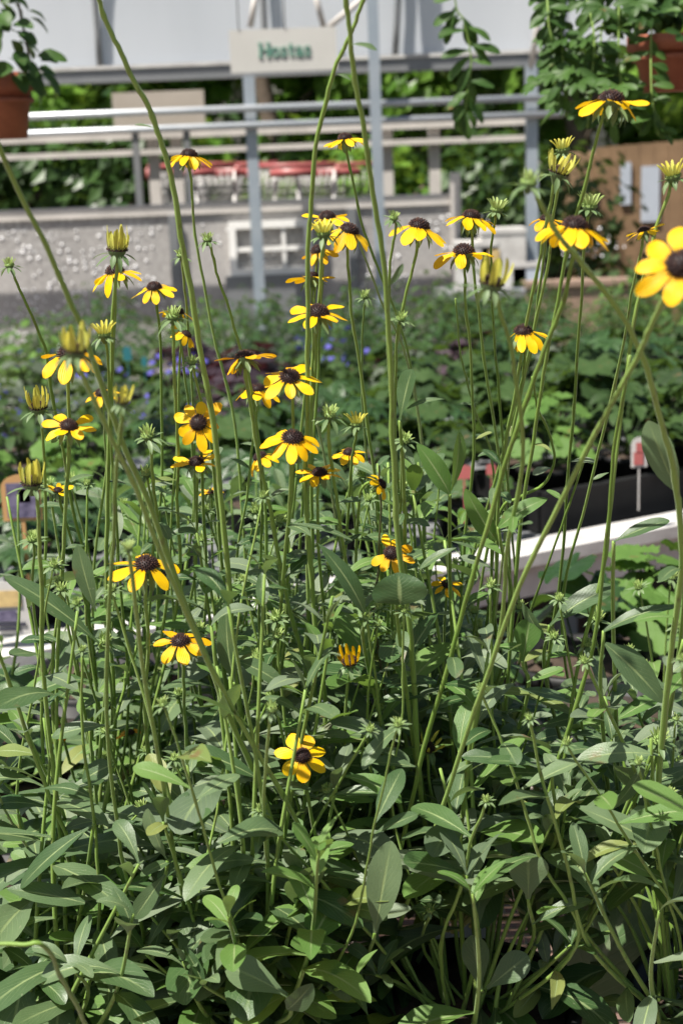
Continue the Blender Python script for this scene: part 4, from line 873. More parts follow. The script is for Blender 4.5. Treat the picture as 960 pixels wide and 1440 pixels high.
# black tray with red and white tag at right
pt = G(915, 712, .9)
pt = pt + u * .14
tr = root('nursery_tray', pt, 'black plastic carrying tray at the right end behind the white edge', 'tray')
mb = MB()
cc = onb(0, 0, 0); s0 = (pt - C0).dot(u); 
mb.obox(onb(s0, .09, .885), u * .30, vv * .006, Vector((0, 0, .042))); mb.obox(onb(s0, .33, .885), u * .30, vv * .006, Vector((0, 0, .042)))
mb.obox(onb(s0 - .3, .21, .885), u * .006, vv * .113, Vector((0, 0, .042))); mb.obox(onb(s0 + .3, .21, .885), u * .006, vv * .113, Vector((0, 0, .042)))
mb.obox(onb(s0, .21, .846), u * .293, vv * .113, Vector((0, 0, .003)))
mb.build('tray_body', M['plastic_black'], tr, smooth=False)
mb = MB(); mb.obox(onb(s0, .078, .923), u * .305, vv * .004, Vector((0, 0, .004))); mb.build('rim', M['plastic_black'], tr, smooth=False)
for k in range(3):
    p = onb(s0 - .2 + k * .2, .21, .850)
    o = copy_tree(protos2[[2, 3, 0][k]]); o.location = p; o.scale = (.8, .8, .8); o['label'] = ['bright-leaved potted plant in the black tray at its left end', 'pointed-leaved potted plant in the middle of the black tray', 'round-leaved potted plant at the right end of the black tray'][k]
def stake_tag(label, px, py, Y, w_, h_, face, edge=None, pic=None, zbase=.9, cat='plant tag', curve=True):
    c = P(px, py, Y); rt = root('plant_tag', Vector((c.x, c.y, zbase)), label, cat, 'plant tags stuck in the pots')
    mb = MB(); hw, hh = w_ / 2, h_ / 2; n = 10; fr = []; bk = []
    out = [(-hw, -hh), (hw, -hh)] + [(hw * math.cos(a), hh * .45 + hh * .55 * math.sin(a)) for a in [i / n * math.pi for i in range(n + 1)]]
    for (x, z) in out:
        fr.append(mb.vert(c + Vector((x, 0, z)), (.5, .5, .5))); bk.append(mb.vert(c + Vector((x, .0015, z)), (.5, .5, .5)))
    mb.face(*fr); mb.face(*bk[::-1])
    for i in range(len(out)): j = (i + 1) % len(out); mb.face(fr[i], bk[i], bk[j], fr[j])
    mb.obox((c.x, c.y + .0008, (zbase + c.z - hh) / 2), Vector((w_ * .05, 0, 0)), Vector((0, .0006, 0)), Vector((0, 0, abs(c.z - hh - zbase) / 2)))
    mb.build('card', M[edge or face], rt, smooth=False)
    if pic:
        for (x, z, sx, sz, m_) in pic:
            b = MB(); b.obox(c + Vector((x * hw, -.002, z * hh)), Vector((sx * hw, 0, 0)), Vector((0, .0006, 0)), Vector((0, 0, sz * hh))); b.build('printing', M[m_], rt, smooth=False)
    return rt
stake_tag('white arched tag with a red figure above the black tray', 898, 636, 2.75, .030, .058, 'white_plastic', pic=[(.1, .3, .5, .34, 'red'), (-.1, -.4, .6, .42, 'red')])
stake_tag('red tag low behind the stalk right of centre', 652, 664, 2.7, .03, .026, 'red'); stake_tag('small red tag peeping out right of the pale stalk', 690, 660, 2.7, .018, .02, 'red')
stake_tag('orange-edged tag with a purple picture at the left edge', 30, 700, 2.3, .062, .075, 'orange_edge', pic=[(.08, -.1, .8, .75, 'tag_violet'), (.2, .1, .3, .3, 'sign')])
stake_tag('large pale tag with yellow and purple pictures at the left edge', 4, 855, 2.2, .085, .085, 'white_plastic', pic=[(.1, .35, .6, .3, 'yellow_card'), (.0, -.3, .5, .2, 'tag_violet'), (.3, -.62, .5, .06, 'ink'), (.2, -.8, .4, .05, 'ink')])
stake_tag('teal tag in the shrubs behind the tall upright bud', 179, 497, 4.6, .026, .045, 'teal'); stake_tag('fainter teal tag right of the other teal tag', 203, 508, 4.6, .018, .03, 'teal')

# ------------------------------------------------------------ middle bench
b3 = root('long_bench', (0, 4.9, 0), 'long bench crowded with purple and green plants in the middle distance', 'bench')
mb = MB(); mb.box((-2.6, 3.95, .50), (2.6, 5.9, .54)); mb.build('bench_top', M['alu'], b3, smooth=False)
for x in (-2.4, 0, 2.4):
    for y in (4.05, 5.8): mb = MB(); mb.box((x - .03, y - .03, 0), (x + .03, y + .03, .499)); mb.build('leg', M['steel'], b3, smooth=False)
protos3 = [potted('round', 'potted plant with dark purple ruffled leaves on the middle bench', g3, 'het_purple', lr=.062, nl=26, hgt=.24),
           potted('round', 'potted plant with silvery green leaves on the middle bench', g3, 'het_silver', lr=.035),
           potted('ovate', 'potted plant dotted with violet-blue flowers on the middle bench', g3, 'het_green', flowers=('violet', 11, .012), nl=40, lr=.028),
           potted('round', 'potted plant with green scalloped leaves on the middle bench', g3, 'het_green', lr=.04),
           potted('ovate', 'potted plant with small white flowers on the middle bench', g3, 'het_green', flowers=('white_petal', 9, .018), nl=40, lr=.028)]
used = set()
for jj in range(7):
    cn = 0
    for ii in range(17):
        x = -2.3 + ii * .285 + R.uniform(-.04, .04); y = 4.1 + jj * .27 + R.uniform(-.03, .03); q = proj((x, y, .7))
        if q[0] < -60 or q[0] > 1020: continue
        if jj % 2 == 0 or True: blk = (int((x + 2.4) / .75) * 7 + (jj // 2) * 3)
        if q[0] < 260: k = [2, 1, 2, 3][blk % 4]
        elif q[0] < 560: k = [3, 1, 0, 2, 4, 0][blk % 6]
        else: k = [0, 0, 1, 0, 3][blk % 5]
        place(protos3[k], k not in used, (x, y, .541), R.uniform(.85, 1.12), ['ruffled purple', 'silvery green', 'violet-flowered', 'scalloped green', 'white-flowered'][k] + ' potted plant, ' + ORD[cn] + ' from left, ' + ROW[jj] + ' row of the middle bench'); used.add(k); cn += 1

# shrubs before the fence
protos4 = [potted('ovate', 'bushy green shrub in a black pot before the screen fence', g4, 'het_green', hgt=.42, spread=.26, nl=150, lr=.028, pr=.13, ph=.2, name='potted_shrub'),
           potted('ovate', 'dark green shrub in a black pot before the screen fence', g4, 'dark_leaf', hgt=.4, spread=.26, nl=150, lr=.03, pr=.13, ph=.2, name='potted_shrub'),
           potted('ovate', 'light green shrub in a black pot before the screen fence', g4, 'het_bright', hgt=.38, spread=.24, nl=130, lr=.03, pr=.13, ph=.2, name='potted_shrub')]
used = set()
for row, (yy, zz) in enumerate(((6.7, .22), (7.15, .24), (7.6, .22))):
    cn = 0
    for ii in range(13):
        x = -2.7 + ii * .44 + row * .12 + R.uniform(-.06, .06); k = R.choice([0, 0, 1, 1, 2]); q = proj((x, yy, .5))
        if q[0] < -80 or q[0] > 1040: continue
        place(protos4[k], k not in used, (x, yy, .35), R.uniform(.8, 1.1), ['bushy green', 'dark green', 'light green'][k] + ' shrub, ' + ORD[cn] + ' from left in the ' + ['front', 'middle', 'back'][row] + ' row before the screen fence'); used.add(k); cn += 1
b4 = root('low_staging', (0, 7.1, 0), 'low timber staging carrying the shrubs before the screen fence', 'staging')
mb = MB(); mb.box((-3.2, 6.45, .31), (3.2, 7.9, .348)); mb.build('deck', M['pale_board'], b4, smooth=False)
for x in (-3, -1, 1, 3):
    for y in (6.55, 7.8): mb = MB(); mb.box((x - .05, y - .05, 0), (x + .05, y + .05, .309)); mb.build('leg', M['pale_board'], b4, smooth=False)
# pale boards seen right (timber ledge) 
p0 = P(740, 412, 7.98); p1 = P(880, 392, 7.98)
bd = root('planter_wall', (p0.x, 7.98, 0), 'low pinkish timber planter wall right of centre behind the dark stems', 'planter wall'); bd['kind'] = 'thing'
mb = MB(); mb.box((p0.x, 7.93, .0), (p1.x, 8.03, p0.z + .03)); mb.build('board', noisy('pink timber', (.20, .135, .10), (.29, .20, .15), 8, .8), bd, smooth=False)
mb = MB(); mb.box((p0.x - .02, 7.91, p0.z + .032), (p1.x + .02, 8.05, p0.z + .06)); mb.build('capping', bpy.data.materials['pink timber'], bd, smooth=False)

# ------------------------------------------------------------ screen fence
def zat(px, py, Y): return P(px, py, Y).z
FY = 8.7
ftop = zat(310, 285, FY); fx1 = P(632, 280, FY).x
fn = root('screen_fence', (0, FY, 0), 'low grey screen-cloth fence with painted-in white glints and a pale capping rail', 'fence')
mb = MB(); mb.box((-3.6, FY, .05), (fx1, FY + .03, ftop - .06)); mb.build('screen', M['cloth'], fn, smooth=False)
mb = MB(); mb.box((-3.6, FY - .018, ftop - .058), (fx1, FY + .1, ftop)); mb.build('capping_rail', M['pale_board'], fn, smooth=False)
for px in (245, 495):
    x = P(px, 330, FY).x; mb = MB(); mb.box((x - .025, FY - .045, 0), (x + .025, FY - .002, ftop - .06)); mb.build('post', M['alu'], fn, smooth=False)
mb = MB(); mb.box((fx1 + .002, FY - .05, 0), (fx1 + .06, FY + .08, zat(632, 243, FY))); mb.build('post', M['pale_board'], fn, smooth=False)

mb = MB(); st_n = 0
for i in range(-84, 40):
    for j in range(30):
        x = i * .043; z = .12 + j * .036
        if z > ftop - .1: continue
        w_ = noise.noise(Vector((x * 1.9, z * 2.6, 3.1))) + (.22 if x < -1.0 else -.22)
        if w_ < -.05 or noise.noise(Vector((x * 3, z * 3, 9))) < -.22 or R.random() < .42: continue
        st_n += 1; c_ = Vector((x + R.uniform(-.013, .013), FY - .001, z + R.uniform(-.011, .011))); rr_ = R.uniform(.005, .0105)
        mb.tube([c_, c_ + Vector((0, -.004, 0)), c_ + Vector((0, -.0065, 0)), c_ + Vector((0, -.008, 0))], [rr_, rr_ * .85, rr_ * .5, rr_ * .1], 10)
so_ = mb.build('glint_studs', mat('glint_white', (.93, .93, .95), .35, .1), fn); so_['kind'] = 'stuff'; print('studs', st_n)  # small white studs added to imitate bright glints of light on the cloth

# white window frame leaning at the fence
wf = root('window_frame', (P(380, 388, FY - .2).x, FY - .15, 0), 'old white window frame with thin bars leaning on the screen fence', 'frame')
a = P(325, 388, FY - .03); b = P(437, 308, FY - .03)
mb = MB(); t_ = .04
mb.box((a.x, a.y - .02, a.z), (a.x + t_, a.y + .02, b.z)); mb.box((b.x - t_, a.y - .02, a.z), (b.x, a.y + .02, b.z))
mb.box((a.x + t_, a.y - .02, a.z), (b.x - t_, a.y + .02, a.z + t_)); mb.box((a.x + t_, a.y - .02, b.z - t_), (b.x - t_, a.y + .02, b.z)); mb.build('frame', M['white_paint'], wf, smooth=False)
mb = MB(); mx = lerp(a.x, b.x, .66); mz = lerp(a.z, b.z, .48)
mb.box((mx - .01, a.y - .01, a.z + t_), (mx + .01, a.y + .01, b.z - t_)); mb.box((a.x + t_, a.y - .013, mz - .012), (b.x - t_, a.y + .013, mz + .012)); mb.build('glazing_bar', M['white_paint'], wf, smooth=False)
mb = MB(); mb.box((a.x - .03, a.y - .03, .3), (b.x + .03, a.y + .03, a.z - .002)); mb.build('stand', M['alu'], wf, smooth=False)

# ------------------------------------------------------------ greenhouse frame
GY = 8.45
gh = root('greenhouse_frame', (0, GY, 0), 'greenhouse side with pale film roof, gutter beam and blue-grey steel posts', 'greenhouse')
zb = zat(250, 112, GY); zt = zat(250, 94, GY)
mb = MB(); mb.box((-3.4, GY, zb), (1.62, GY + .1, zt)); mb.build('gutter_beam', M['alu'], gh, smooth=False)
# film: curved sheet rising above the beam
mb = MB(); nx, nz = 40, 10; ids = []
for j in range(nz + 1):
    a_ = j / nz * .9; z = zt + .015 + math.sin(a_) * 2.0; y = GY + .06 - (1 - math.cos(a_)) * .5
    ids.append([mb.vert((-3.6 + i * 5.4 / nx, y + .012 * math.sin(i * 1.3 + j), z), (.5, .5, .5)) for i in range(nx + 1)])
for r0, r1 in zip(ids, ids[1:]):
    for i in range(nx): mb.face(r0[i], r0[i + 1], r1[i + 1], r1[i])
mb.build('film', M['film'], gh)
mb = MB(); mb.box((-3.5, GY - .012, zt + .001), (1.62, GY - .002, zt + .02)); mb.build('film_hem', M['white_plastic'], gh, smooth=False)
for px in (137, 372, 555, 775):
    x = P(px, 50, GY).x; mb = MB(); pts = []
    for j in range(12):
        a_ = j / 11 * .9; pts.append(Vector((x + (j / 11) * (.14 if px > 500 else 0), GY + .02 - (1 - math.cos(a_)) * .5, zt + .015 + math.sin(a_) * 2.0)))
    mb.tube(pts, .018, 8); mb.build('rib', M['alu'], gh)
def post(pxt, pyt, pxb, Y, w_, m_, label=None, top=None):
    x = P((pxt + pxb) / 2, 220, Y).x; z = top if top else P(pxt, pyt, Y).z
    mb = MB(); mb.box((x - w_ / 2, Y - w_ / 2, 0), (x + w_ / 2, Y + w_ / 2, z)); return mb.build('post', M[m_], gh, smooth=False)
post(349, 112, 362, GY - .02, .062, 'steel', top=zb - .002); post(745, 95, 749, GY - .02, .062, 'steel', top=zb - .002)
post(523, -20, 537, GY - .2, .058, 'steel', top=3.2)
zr1 = zat(480, 148, GY - .08); zr2 = zat(480, 172, GY - .08)
for z in (zr1, zr2):
    mb = MB(); mb.tube([(-3.4, GY - .09, z), (-1, GY - .09, z + .003), (P(788, 150, GY).x, GY - .09, z)], .019, 12); mb.build('rail', M['rail'], gh)
# truss struts above
for (xa, ya, xb, yb_) in ((352, 38, 362, -20), (455, 38, 440, -20), (462, 38, 520, -10), (745, 96, 765, -20)):
    mb = MB(); mb.tube([P(xa, ya, GY - .04), P(xb, yb_, GY - .07)], .016, 8); mb.build('strut', M['pale_board'], gh)

# further timber frame beyond the fence
tf = root('rail_fence', (0, 9.6, 0), 'weathered pale timber rail frame beyond the screen fence', 'frame')
TY = 9.6
zz = zat(330, 186, TY)
mb = MB(); mb.box((-3.6, TY, zz - .02), (1.25, TY + .05, zz + .038)); mb.build('upper_rail', M['pale_board'], tf, smooth=False)
zz2 = zat(330, 208, TY)
mb = MB(); mb.box((-3.6, TY, zz2 - .022), (1.25, TY + .05, zz2 + .012)); mb.build('lower_rail', M['pale_board'], tf, smooth=False)
for px in (215, 248, 612, 545):
    x = P(px, 230, TY).x; mb = MB(); mb.box((x - .035, TY + .052, 0), (x + .035, TY + .12, zz)); mb.build('post', M['pale_board'], tf, smooth=False)

# ------------------------------------------------------------ signs
def letters(mb, text, c, H, t, Y, col_th=.006):
    """block serif strokes; c = left baseline"""
    x = c.x; z0 = c.z
    def bar(xa, za, xb, zb_, th):
        d = Vector((xb - xa, 0, zb_ - za)); L = d.length
        if L < 1e-6: return
        d.normalize(); n = Vector((-d.z, 0, d.x))
        mb.obox(Vector(((xa + xb) / 2, Y, (za + zb_) / 2)), d * (L / 2 + th * .15), Vector((0, col_th / 2 + R.uniform(0, .0008), 0)), n * th / 2)
    xh = H * .68; sv = t * .55
    for ch in text:
        if ch == 'H':
            w_ = H * .82
            for xx in (x + t / 2 + t * .3, x + w_ - t / 2 - t * .3):
                bar(xx, z0, xx, z0 + H, t)
                for zz_ in (z0 + sv / 2, z0 + H - sv / 2): bar(xx - t * .85, zz_, xx + t * .85, zz_, sv)
            bar(x + t, z0 + H * .52, x + w_ - t, z0 + H * .52, sv); x += w_ + H * .06
        elif ch == 'o':
            w_ = H * .62; n = 18
            for k in range(n):
                a0, a1 = 2 * math.pi * k / n, 2 * math.pi * (k + 1) / n; cx, cz = x + w_ / 2, z0 + xh / 2; rx, rz = w_ / 2 - t * .4, xh / 2 - sv / 2
                bar(cx + rx * math.cos(a0), cz + rz * math.sin(a0), cx + rx * math.cos(a1), cz + rz * math.sin(a1), t * (.55 + .4 * abs(math.cos((a0 + a1) / 2))))
            x += w_ + H * .07
        elif ch == 's':
            w_ = H * .46; pts = [(.92, .72), (.86, .9), (.5, .95), (.15, .86), (.15, .66), (.5, .52), (.86, .38), (.86, .16), (.5, .05), (.12, .1), (.06, .3)]
            for (a_, b_), (c_, d_) in zip(pts, pts[1:]): bar(x + a_ * w_, z0 + b_ * xh, x + c_ * w_, z0 + d_ * xh, t * .58)
            x += w_ + H * .11
        elif ch == 't':
            w_ = H * .42; bar(x + w_ * .4, z0 + sv, x + w_ * .4, z0 + H * .9, t * .9); bar(x, z0 + xh - sv / 2, x + w_ * .95, z0 + xh - sv / 2, sv); bar(x + w_ * .4, z0 + sv / 2, x + w_ * .95, z0 + sv * .9, sv); x += w_ + H * .07
        elif ch == 'a':
            w_ = H * .56; bar(x + w_ * .78, z0 + sv * .4, x + w_ * .78, z0 + xh * .8, t * .9); bar(x + w_ * .78, z0 + sv / 2, x + w_ * 1.02, z0 + sv / 2, sv)
            pts = [(.78, .8), (.6, .95), (.3, .95), (.1, .8)]
            for (a_, b_), (c_, d_) in zip(pts, pts[1:]): bar(x + a_ * w_, z0 + b_ * xh, x + c_ * w_, z0 + d_ * xh, sv * 1.2)
            pts = [(.78, .55), (.35, .5), (.08, .32), (.15, .08), (.42, .03), (.78, .2)]
            for (a_, b_), (c_, d_) in zip(pts, pts[1:]): bar(x + a_ * w_, z0 + b_ * xh, x + c_ * w_, z0 + d_ * xh, t * .65)
            x += w_ * 1.02 + H * .07
    return x
SY = GY - .62
a = P(325, 106, SY); b = P(472, 34, SY)
sg = root('hanging_sign', ((a.x + b.x) / 2, SY, a.z), 'pale hanging sign reading Hostas in green letters below the film roof', 'sign')
mb = MB(); mb.box((a.x, SY, a.z + .01), (b.x, SY + .012, b.z - .01)); mb.build('board', M['sign'], sg, smooth=False)
mb = MB(); lc = P(364, 81, SY); H = .0697
xe = letters(mb, 'Hostas', lc, H, .0108, SY - .004); mb.build('lettering', M['ink_green'], sg, smooth=False); print('text to', proj((xe, SY, lc.z)))
for x in (a.x + .28, a.x + .05): mb = MB(); mb.tube([(x, SY - .003, b.z - .012), (x, SY, b.z + .9)], .003, 6); mb.build('hanging_wire', M['rope'], sg)
SY2 = 9.3
a = P(161, 186, SY2); b = P(286, 126, SY2)
sg = root('tan_sign', ((a.x + b.x) / 2, SY2, a.z), 'blank tan sign board fixed behind the two pipe rails at left', 'sign')
mb = MB(); mb.box((a.x, SY2, a.z), (b.x, SY2 + .02, b.z)); mb.build('board', M['sign_tan'], sg, smooth=False)
mb = MB(); mb.box((a.x + .1, SY2 + .022, 0), (a.x + .14, SY2 + .06, b.z - .02)); mb.box((b.x - .14, SY2 + .022, 0), (b.x - .1, SY2 + .06, b.z - .02)); mb.build('support', M['alu'], sg, smooth=False)

# ------------------------------------------------------------ shopping carts beyond the fence
def cart():
    rt = root('shopping_cart', (0, 0, 0), 'x', 'shopping cart', 'shopping carts parked beyond the fence')
    mb = MB(); W = .27; z0, z1 = .98, 1.36; Lc = .8
    def rod(a, b, r=.0035): mb.tube([a, b], r, 5)
    for k in range(9):
        z = lerp(z0, z1, k / 8); q = lerp(.8, 1, k / 8)
        rod((-W * q, 0, z), (W * q, 0, z)); rod((-W * q, Lc, z), (W * q, Lc, z)); rod((-W * q, 0, z), (-W * q, Lc, z)); rod((W * q, 0, z), (W * q, Lc, z))
    for k in range(13):
        t = k / 12 * 2 - 1
        rod((t * W * .8, 0, z0), (t * W, 0, z1)); rod((t * W * .8, Lc, z0), (t * W, Lc, z1)); rod((t * W * .8, 0, z0), (t * W * .8, Lc, z0))
        rod((-W * .8, Lc * k / 12, z0), (-W, Lc * k / 12, z1)); rod((W * .8, Lc * k / 12, z0), (W, Lc * k / 12, z1))
    mb.build('basket', M['chrome'], rt)
    mb = MB(); mb.tube([(-W - .02, -.06, z1 + .04), (W + .02, -.06, z1 + .04)], .014, 10); mb.box((-W - .03, -.08, z1 - .04), (-W - .005, .06, z1 + .03)); mb.box((W + .005, -.08, z1 - .04), (W + .03, .06, z1 + .03)); mb.box((-W * .55, -.075, z1 - .03), (W * .55, -.062, z1 + .02)); mb.build('handle', M['red'], rt)
    mb = MB()
    for s in (-1, 1): mb.tube([(s * W, 0, z1), (s * W * .8, .02, .5), (s * W * .8, 0, .14), (s * W * .7, Lc, .14)], .013, 8); mb.tube([(s * W * .8, .02, .5), (s * W * .8, Lc, z0)], .012, 8)
    mb.build('chassis', M['chrome'], rt)
    for s in (-1, 1):
        for y in (.02, Lc): mb = MB(); mb.tube([(s * W * .75 - .015, y, .07), (s * W * .75 + .015, y, .07)], .065, 14); mb.build('wheel', M['plastic_black'], rt)
    return rt
ct = cart(); CY = 10.0
cl = ['red-handled wire shopping cart nearest the tan sign beyond the fence', 'red-handled wire shopping cart just left of the front steel post', 'red-handled shopping cart between the front post and the slender tall stem', 'red-handled shopping cart right of the slender tall stem beyond the fence']
for k, px in enumerate((272, 328, 412, 474)):
    q = P(px, 240, CY); o = ct if k == 0 else copy_tree(ct)
    zt_ = zat(px, 232, CY) - 1.40; o.location = (q.x, CY + (k % 2) * .15, 0); o.scale = (1, 1, 1 + zt_ / 1.4); o['label'] = cl[k]

# white bottles/boxes on the staging right of the fence
wb = P(683, 385, 8.2)
for k, (px, py, w_, h_, m_, lb) in enumerate(((668, 372, .11, .26, 'white_plastic', 'tall white carton left of the other cartons beyond the shrubs'), (705, 362, .12, .32, 'white_plastic', 'largest white carton beside the shrubs right of the fence'), (738, 390, .08, .18, 'bluewhite', 'small bluish carton at the right of the white cartons'))):
    p = P(px, py, 8.3); rt = root('white_carton', (p.x, 8.3, p.z - h_ / 2), lb, 'carton', 'white cartons beside the fence')
    mb = MB(); mb.box((p.x - w_, 8.2, p.z - h_ / 2), (p.x + w_, 8.4, p.z + h_ / 2 - .03)); mb.build('body', M[m_], rt, smooth=False)
    mb = MB(); mb.box((p.x - w_ - .005, 8.195, p.z + h_ / 2 - .028), (p.x + w_ + .005, 8.405, p.z + h_ / 2)); mb.build('lid', M['white_plastic'], rt, smooth=False)
    if k == 1: mb = MB(); mb.box((p.x - w_ * .7, 8.192, p.z - .02), (p.x - w_ * .2, 8.198, p.z + .05)); mb.build('sticker', M['yellow_card'], rt, smooth=False)
st = root('carton_stand', (P(700, 400, 8.3).x, 8.3, 0), 'grey stand under the white cartons', 'stand')
p = P(700, 405, 8.3); mb = MB(); mb.box((p.x - .35, 8.1, p.z - .04), (p.x + .35, 8.5, p.z)); mb.build('top', M['alu'], st, smooth=False)
for s in (-.3, .3): mb = MB(); mb.box((p.x + s - .02, 8.28, 0), (p.x + s + .02, 8.32, p.z - .041)); mb.build('leg', M['alu'], st, smooth=False)

# ------------------------------------------------------------ brown shed at right
SHY = 9.4
sa = P(838, 212, SHY)
sh = root('wooden_shed', (sa.x, SHY, 0), 'brown boarded shed wall with two pale blue panels at the right', 'shed')
xr = sa.x + 1.6; ang = -.12
mb = MB(); nb_ = 18
for k in range(nb_):
    xa = sa.x + k * 1.6 / nb_; xb = xa + 1.6 / nb_ - .0025
    mb.box((xa, SHY + R.uniform(0, .002), 0), (xb, SHY + .04, sa.z + .02 + .004 * k))
mb.build('wall', M['wood_brown'], sh, smooth=False)
mb = MB(); mb.box((sa.x - .02, SHY + .045, 0), (xr, SHY + 1.2, sa.z - .02)); mb.build('back', M['wood_brown'], sh, smooth=False)
for (xa, ya, xb, yb_) in ((871, 228, 886, 288), (900, 233, 926, 312)):
    a = P(xa, yb_, SHY); b = P(xb, ya, SHY); mb = MB(); mb.box((a.x, SHY - .02, a.z), (b.x, SHY - .002, b.z)); mb.build('panel', M['bluewhite'], sh, smooth=False)

# ------------------------------------------------------------ hanging baskets
def hang_plant(name, label, c, r, h, nleaf, spread, drop, lr, m_, mpot='terracotta', style='star', lean=(0, 0), wires=True, upz=.2):
    rt = root(name, c, label, 'hanging basket')
    mb = MB(); mb.lathe(c, [(r * .72, 0), (r * .9, h * .72), (r * 1.04, h * .74), (r * 1.04, h), (r * .95, h), (r * .92, h * .9)], 28); mb.build('pot', M[mpot], rt)
    mb = MB(); mb.lathe(c + Vector((0, 0, h * .55)), [(r * .955, 0), (r * .975, .004), (r * .97, .008), (r * .93, .010)], 28); mb.build('moulded_ring', M[mpot], rt)
    mb = MB(); mb.lathe(c + Vector((0, 0, h * .88)), [(r * .9, 0), (r * .5, .008)], 16); mb.build('soil', M['soil'], rt)
    for k in range(3):
        a = k * 2.1 + .4; mb = MB(); mb.tube([c + Vector((math.cos(a) * r, math.sin(a) * r, h)), c + Vector((0, 0, h + .6))], .0025, 6); mb.build('hanging_wire', M['rope'], rt)
    fo = MB()
    for i in range(nleaf):
        a = R.random() * 6.28; q = math.sqrt(R.random()); z = c.z + h + upz * (1 - q) * R.random() * 1.5 + R.uniform(-.02, .05) - max(0, q - .6) * drop * R.random() * 2.5
        rr_ = r * (.2 + spread * q)
        p = Vector((c.x + math.cos(a) * rr_ + lean[0] * q, c.y + math.sin(a) * rr_, z)); n_ = Vector((math.cos(a) * .6 + R.uniform(-.5, .5), math.sin(a) * .6 - .35, R.uniform(.2, 1)))
        e = Vector((math.cos(a), math.sin(a), R.uniform(-.9, .2))); r_ = R.random()
        if style == 'star':
            for g in range(5): leaf(fo, p, Matrix.Rotation((g - 2) * .62, 3, n_.normalized()) @ e, n_, lr * R.uniform(.9, 1.3), lr * .45, arch=.6, fold=.25, prof='oblong', nv=6, nu=2, rnd=r_)
        else: leaf(fo, p, e, n_, lr * R.uniform(.8, 1.6), lr * .8, arch=.8, fold=.25, prof='ovate', nv=7, nu=2, rnd=r_)
    fo.build('foliage', M[m_], rt)
    return rt
hb = P(0, 196, 2.9)
hang_plant('hanging_basket', 'terracotta hanging pot of ivy cut by the left edge', hb, P(50, 150, 2.9).x - hb.x, P(0, 104, 2.9).z - hb.z, 95, 1.15, .03, .038, 'ivy', style='ovate', upz=.26)
hb2 = P(955, 128, 2.6)
rt = hang_plant('hanging_basket', 'rust-coloured hanging basket with divided trailing foliage at upper right', hb2, .085, .09, 120, 2.0, .14, .032, 'ivy', lean=(-.06, 0), upz=.26)
# trailing vines from it
def vine(parent, pts, nl, lr, m_='ivy'):
    sp = smooth_path(pts, 8); mb = MB(); mb.tube(sp, .0016, 6); mb.build('vine_stem', M['stem'], parent)
    fo = MB()
    for i in range(nl):
        p = sp[int(i / nl * (len(sp) - 1))]; a = R.random() * 6.28; n_ = Vector((R.uniform(-.6, .6), -.7, .6)); e = Vector((math.cos(a), -.2, math.sin(a) * .6 - .5))
        leaf(fo, p, e, n_, lr * R.uniform(.7, 1.3), lr * .42, arch=.6, fold=.25, prof='oblong', nv=6, nu=2)
    fo.build('vine_leaves', M[m_], parent)
for (a, b, c_) in (((800, -30), (790, 60), (795, 130)), ((830, -40), (835, 60), (825, 180)), ((880, -30), (870, 90), (885, 170)), ((790, -40), (770, 20), (785, 90)), ((920, 0), (915, 120), (925, 190)), ((855, 20), (848, 110), (860, 175))):
    vine(rt, [hb2 + Vector((0, 0, .12)), P(a[0], a[1], 2.55), P(b[0], b[1], 2.5), P(c_[0], c_[1], 2.5)], 46, .036)
tv = P(640, -60, 3.0)
vr = root('hanging_vine', tv, 'thin leafy vine dangling alone from above, right of the film roof centre', 'vine')
vine(vr, [tv + Vector((0, 0, .3)), P(638, -20, 3.0), P(652, 30, 3.0), P(662, 85, 3.0), P(655, 140, 3.0), P(655, 165, 3.0)], 34, .05)
mb = MB(); mb.tube([tv + Vector((0, 0, .3)), tv + Vector((0, 0, .7))], .003, 6); mb.build('hanging_wire', M['rope'], vr)
fo = MB()
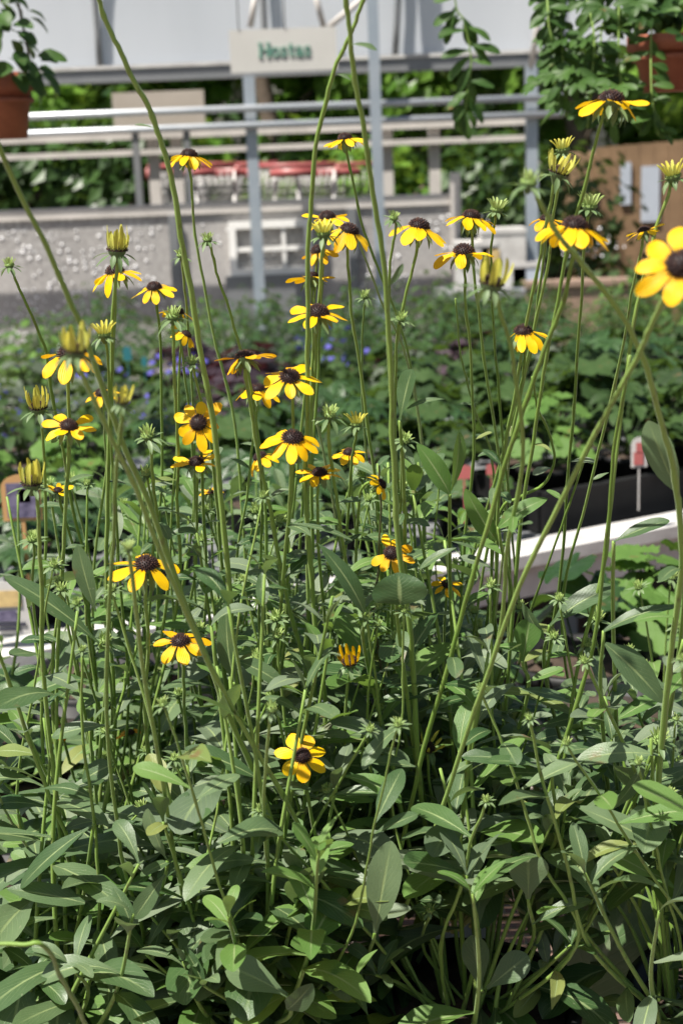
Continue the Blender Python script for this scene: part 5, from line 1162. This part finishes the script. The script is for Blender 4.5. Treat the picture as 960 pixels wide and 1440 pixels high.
# ------------------------------------------------------------ trees and hedges behind
def tree(name, label, x, y, z0, z1, rx, ry, nl, m_, lr=.07, trunk=True, group='trees beyond the fence'):
    rt = root(name, (x, y, 0), label, 'tree' if name == 'broadleaf_tree' else 'shrub', group)
    mb = MB()
    H = (z0 + z1) / 2; pts = [(x, y, 0), (x + .1, y, H * .5), (x - .05, y, H), (x + .05, y, z1 * .9)]
    mb.tube(smooth_path(pts, 5), [lerp(.13, .03, i / 15) for i in range(16)], 10)
    for k in range(7):
        a = k * 2.4; zc = lerp(z0, z1 * .85, k / 7); mb.tube([(x, y, zc - .2), (x + math.cos(a) * rx * .4, y + math.sin(a) * ry * .4, zc + .15), (x + math.cos(a) * rx * .75, y + math.sin(a) * ry * .75, zc + .4)], [.04, .025, .012], 7)
    mb.build('trunk', M['bark'], rt)
    fo = MB(); cl_ = []
    for k in range(26):
        a = R.random() * 6.28; q = R.random() ** .4; zz_ = R.uniform(-1, 1); s_ = math.sqrt(max(0, 1 - zz_ * zz_)) * q
        cl_.append((Vector((x + math.cos(a) * rx * s_, y + math.sin(a) * ry * s_, (z0 + z1) / 2 + zz_ * (z1 - z0) / 2)), R.uniform(.25, .5)))
    for i in range(nl):
        c, cr = cl_[i % len(cl_)]; d = Vector((R.gauss(0, 1), R.gauss(0, 1), R.gauss(0, 1))).normalized()
        p = c + d * cr * R.uniform(.6, 1.05) * max(1, rx / 1.6)
        n_ = (d + Vector((R.uniform(-.5, .5), R.uniform(-.5, .5), R.uniform(.1, .9)))).normalized(); e = n_.orthogonal().normalized(); s = n_.cross(e); L = lr * R.uniform(.7, 1.4); r_ = R.random()
        i0 = [fo.vert(p - e * L * .5, (.5, 0, r_)), fo.vert(p + s * L * .38, (.5, .5, r_)), fo.vert(p + e * L * .6 - n_ * L * .15, (.5, 1, r_)), fo.vert(p - s * L * .38, (.5, .5, r_))]
        fo.face(*i0)
    fo.build('crown', M[m_], rt, smooth=False)
places = [(-3.3, 'leftmost bright leafy tree above the dark shrub'), (-1.9, 'bright tree behind the tan sign'), (-.5, 'bright tree directly under the hanging sign'), (.8, 'tree right of the front steel post'), (2.0, 'tree behind the dangling vine'), (3.2, 'tree behind the right steel post and shed'), (4.5, 'rightmost tree behind the trailing basket')]
for k, (x, lb) in enumerate(places):
    tree('broadleaf_tree', lb, x + R.uniform(-.1, .1), 13 + (k % 2) * 1.0, .4, 4.4, 1.35, 1.1, 8000, 'hedge', .14)
places = [(-3.4, 'dark shrub at the left edge below the pipe rails'), (-2.4, 'dark shrub left of the tan sign supports'), (-1.4, 'low dark shrub behind the leftmost cart'), (.2, 'low green shrub behind the rightmost cart'), (1.25, 'dark shrub right of the fence end post'), (2.3, 'green shrub just left of the brown shed'), (3.3, 'dark shrub behind the brown shed')]
for k, (x, lb) in enumerate(places):
    tree('garden_shrub', lb, x, 11.1, .2, 1.7 if k < 3 else 1.35, .75, .5, 2600, 'hedge_dark' if k in (0, 1, 2, 4, 6) else 'hedge', .10, group='shrubs beyond the fence')
mb = MB(); random.seed(3)
tree('garden_shrub', 'green shrub filling the gap between the cartons and the shed', P(770, 330, 9.0).x, 9.0, .1, 1.3, .45, .35, 2200, 'het_green', .07, group='shrubs beyond the fence')
tree('far_evergreen', 'tall dark evergreen mass rising behind all the bright trees', .5, 18, .3, 6.5, 7, 1.0, 9000, 'hedge_dark', .28, group='trees beyond the fence')

for o in bpy.data.objects:
    if '_o' in o: del o['_o']
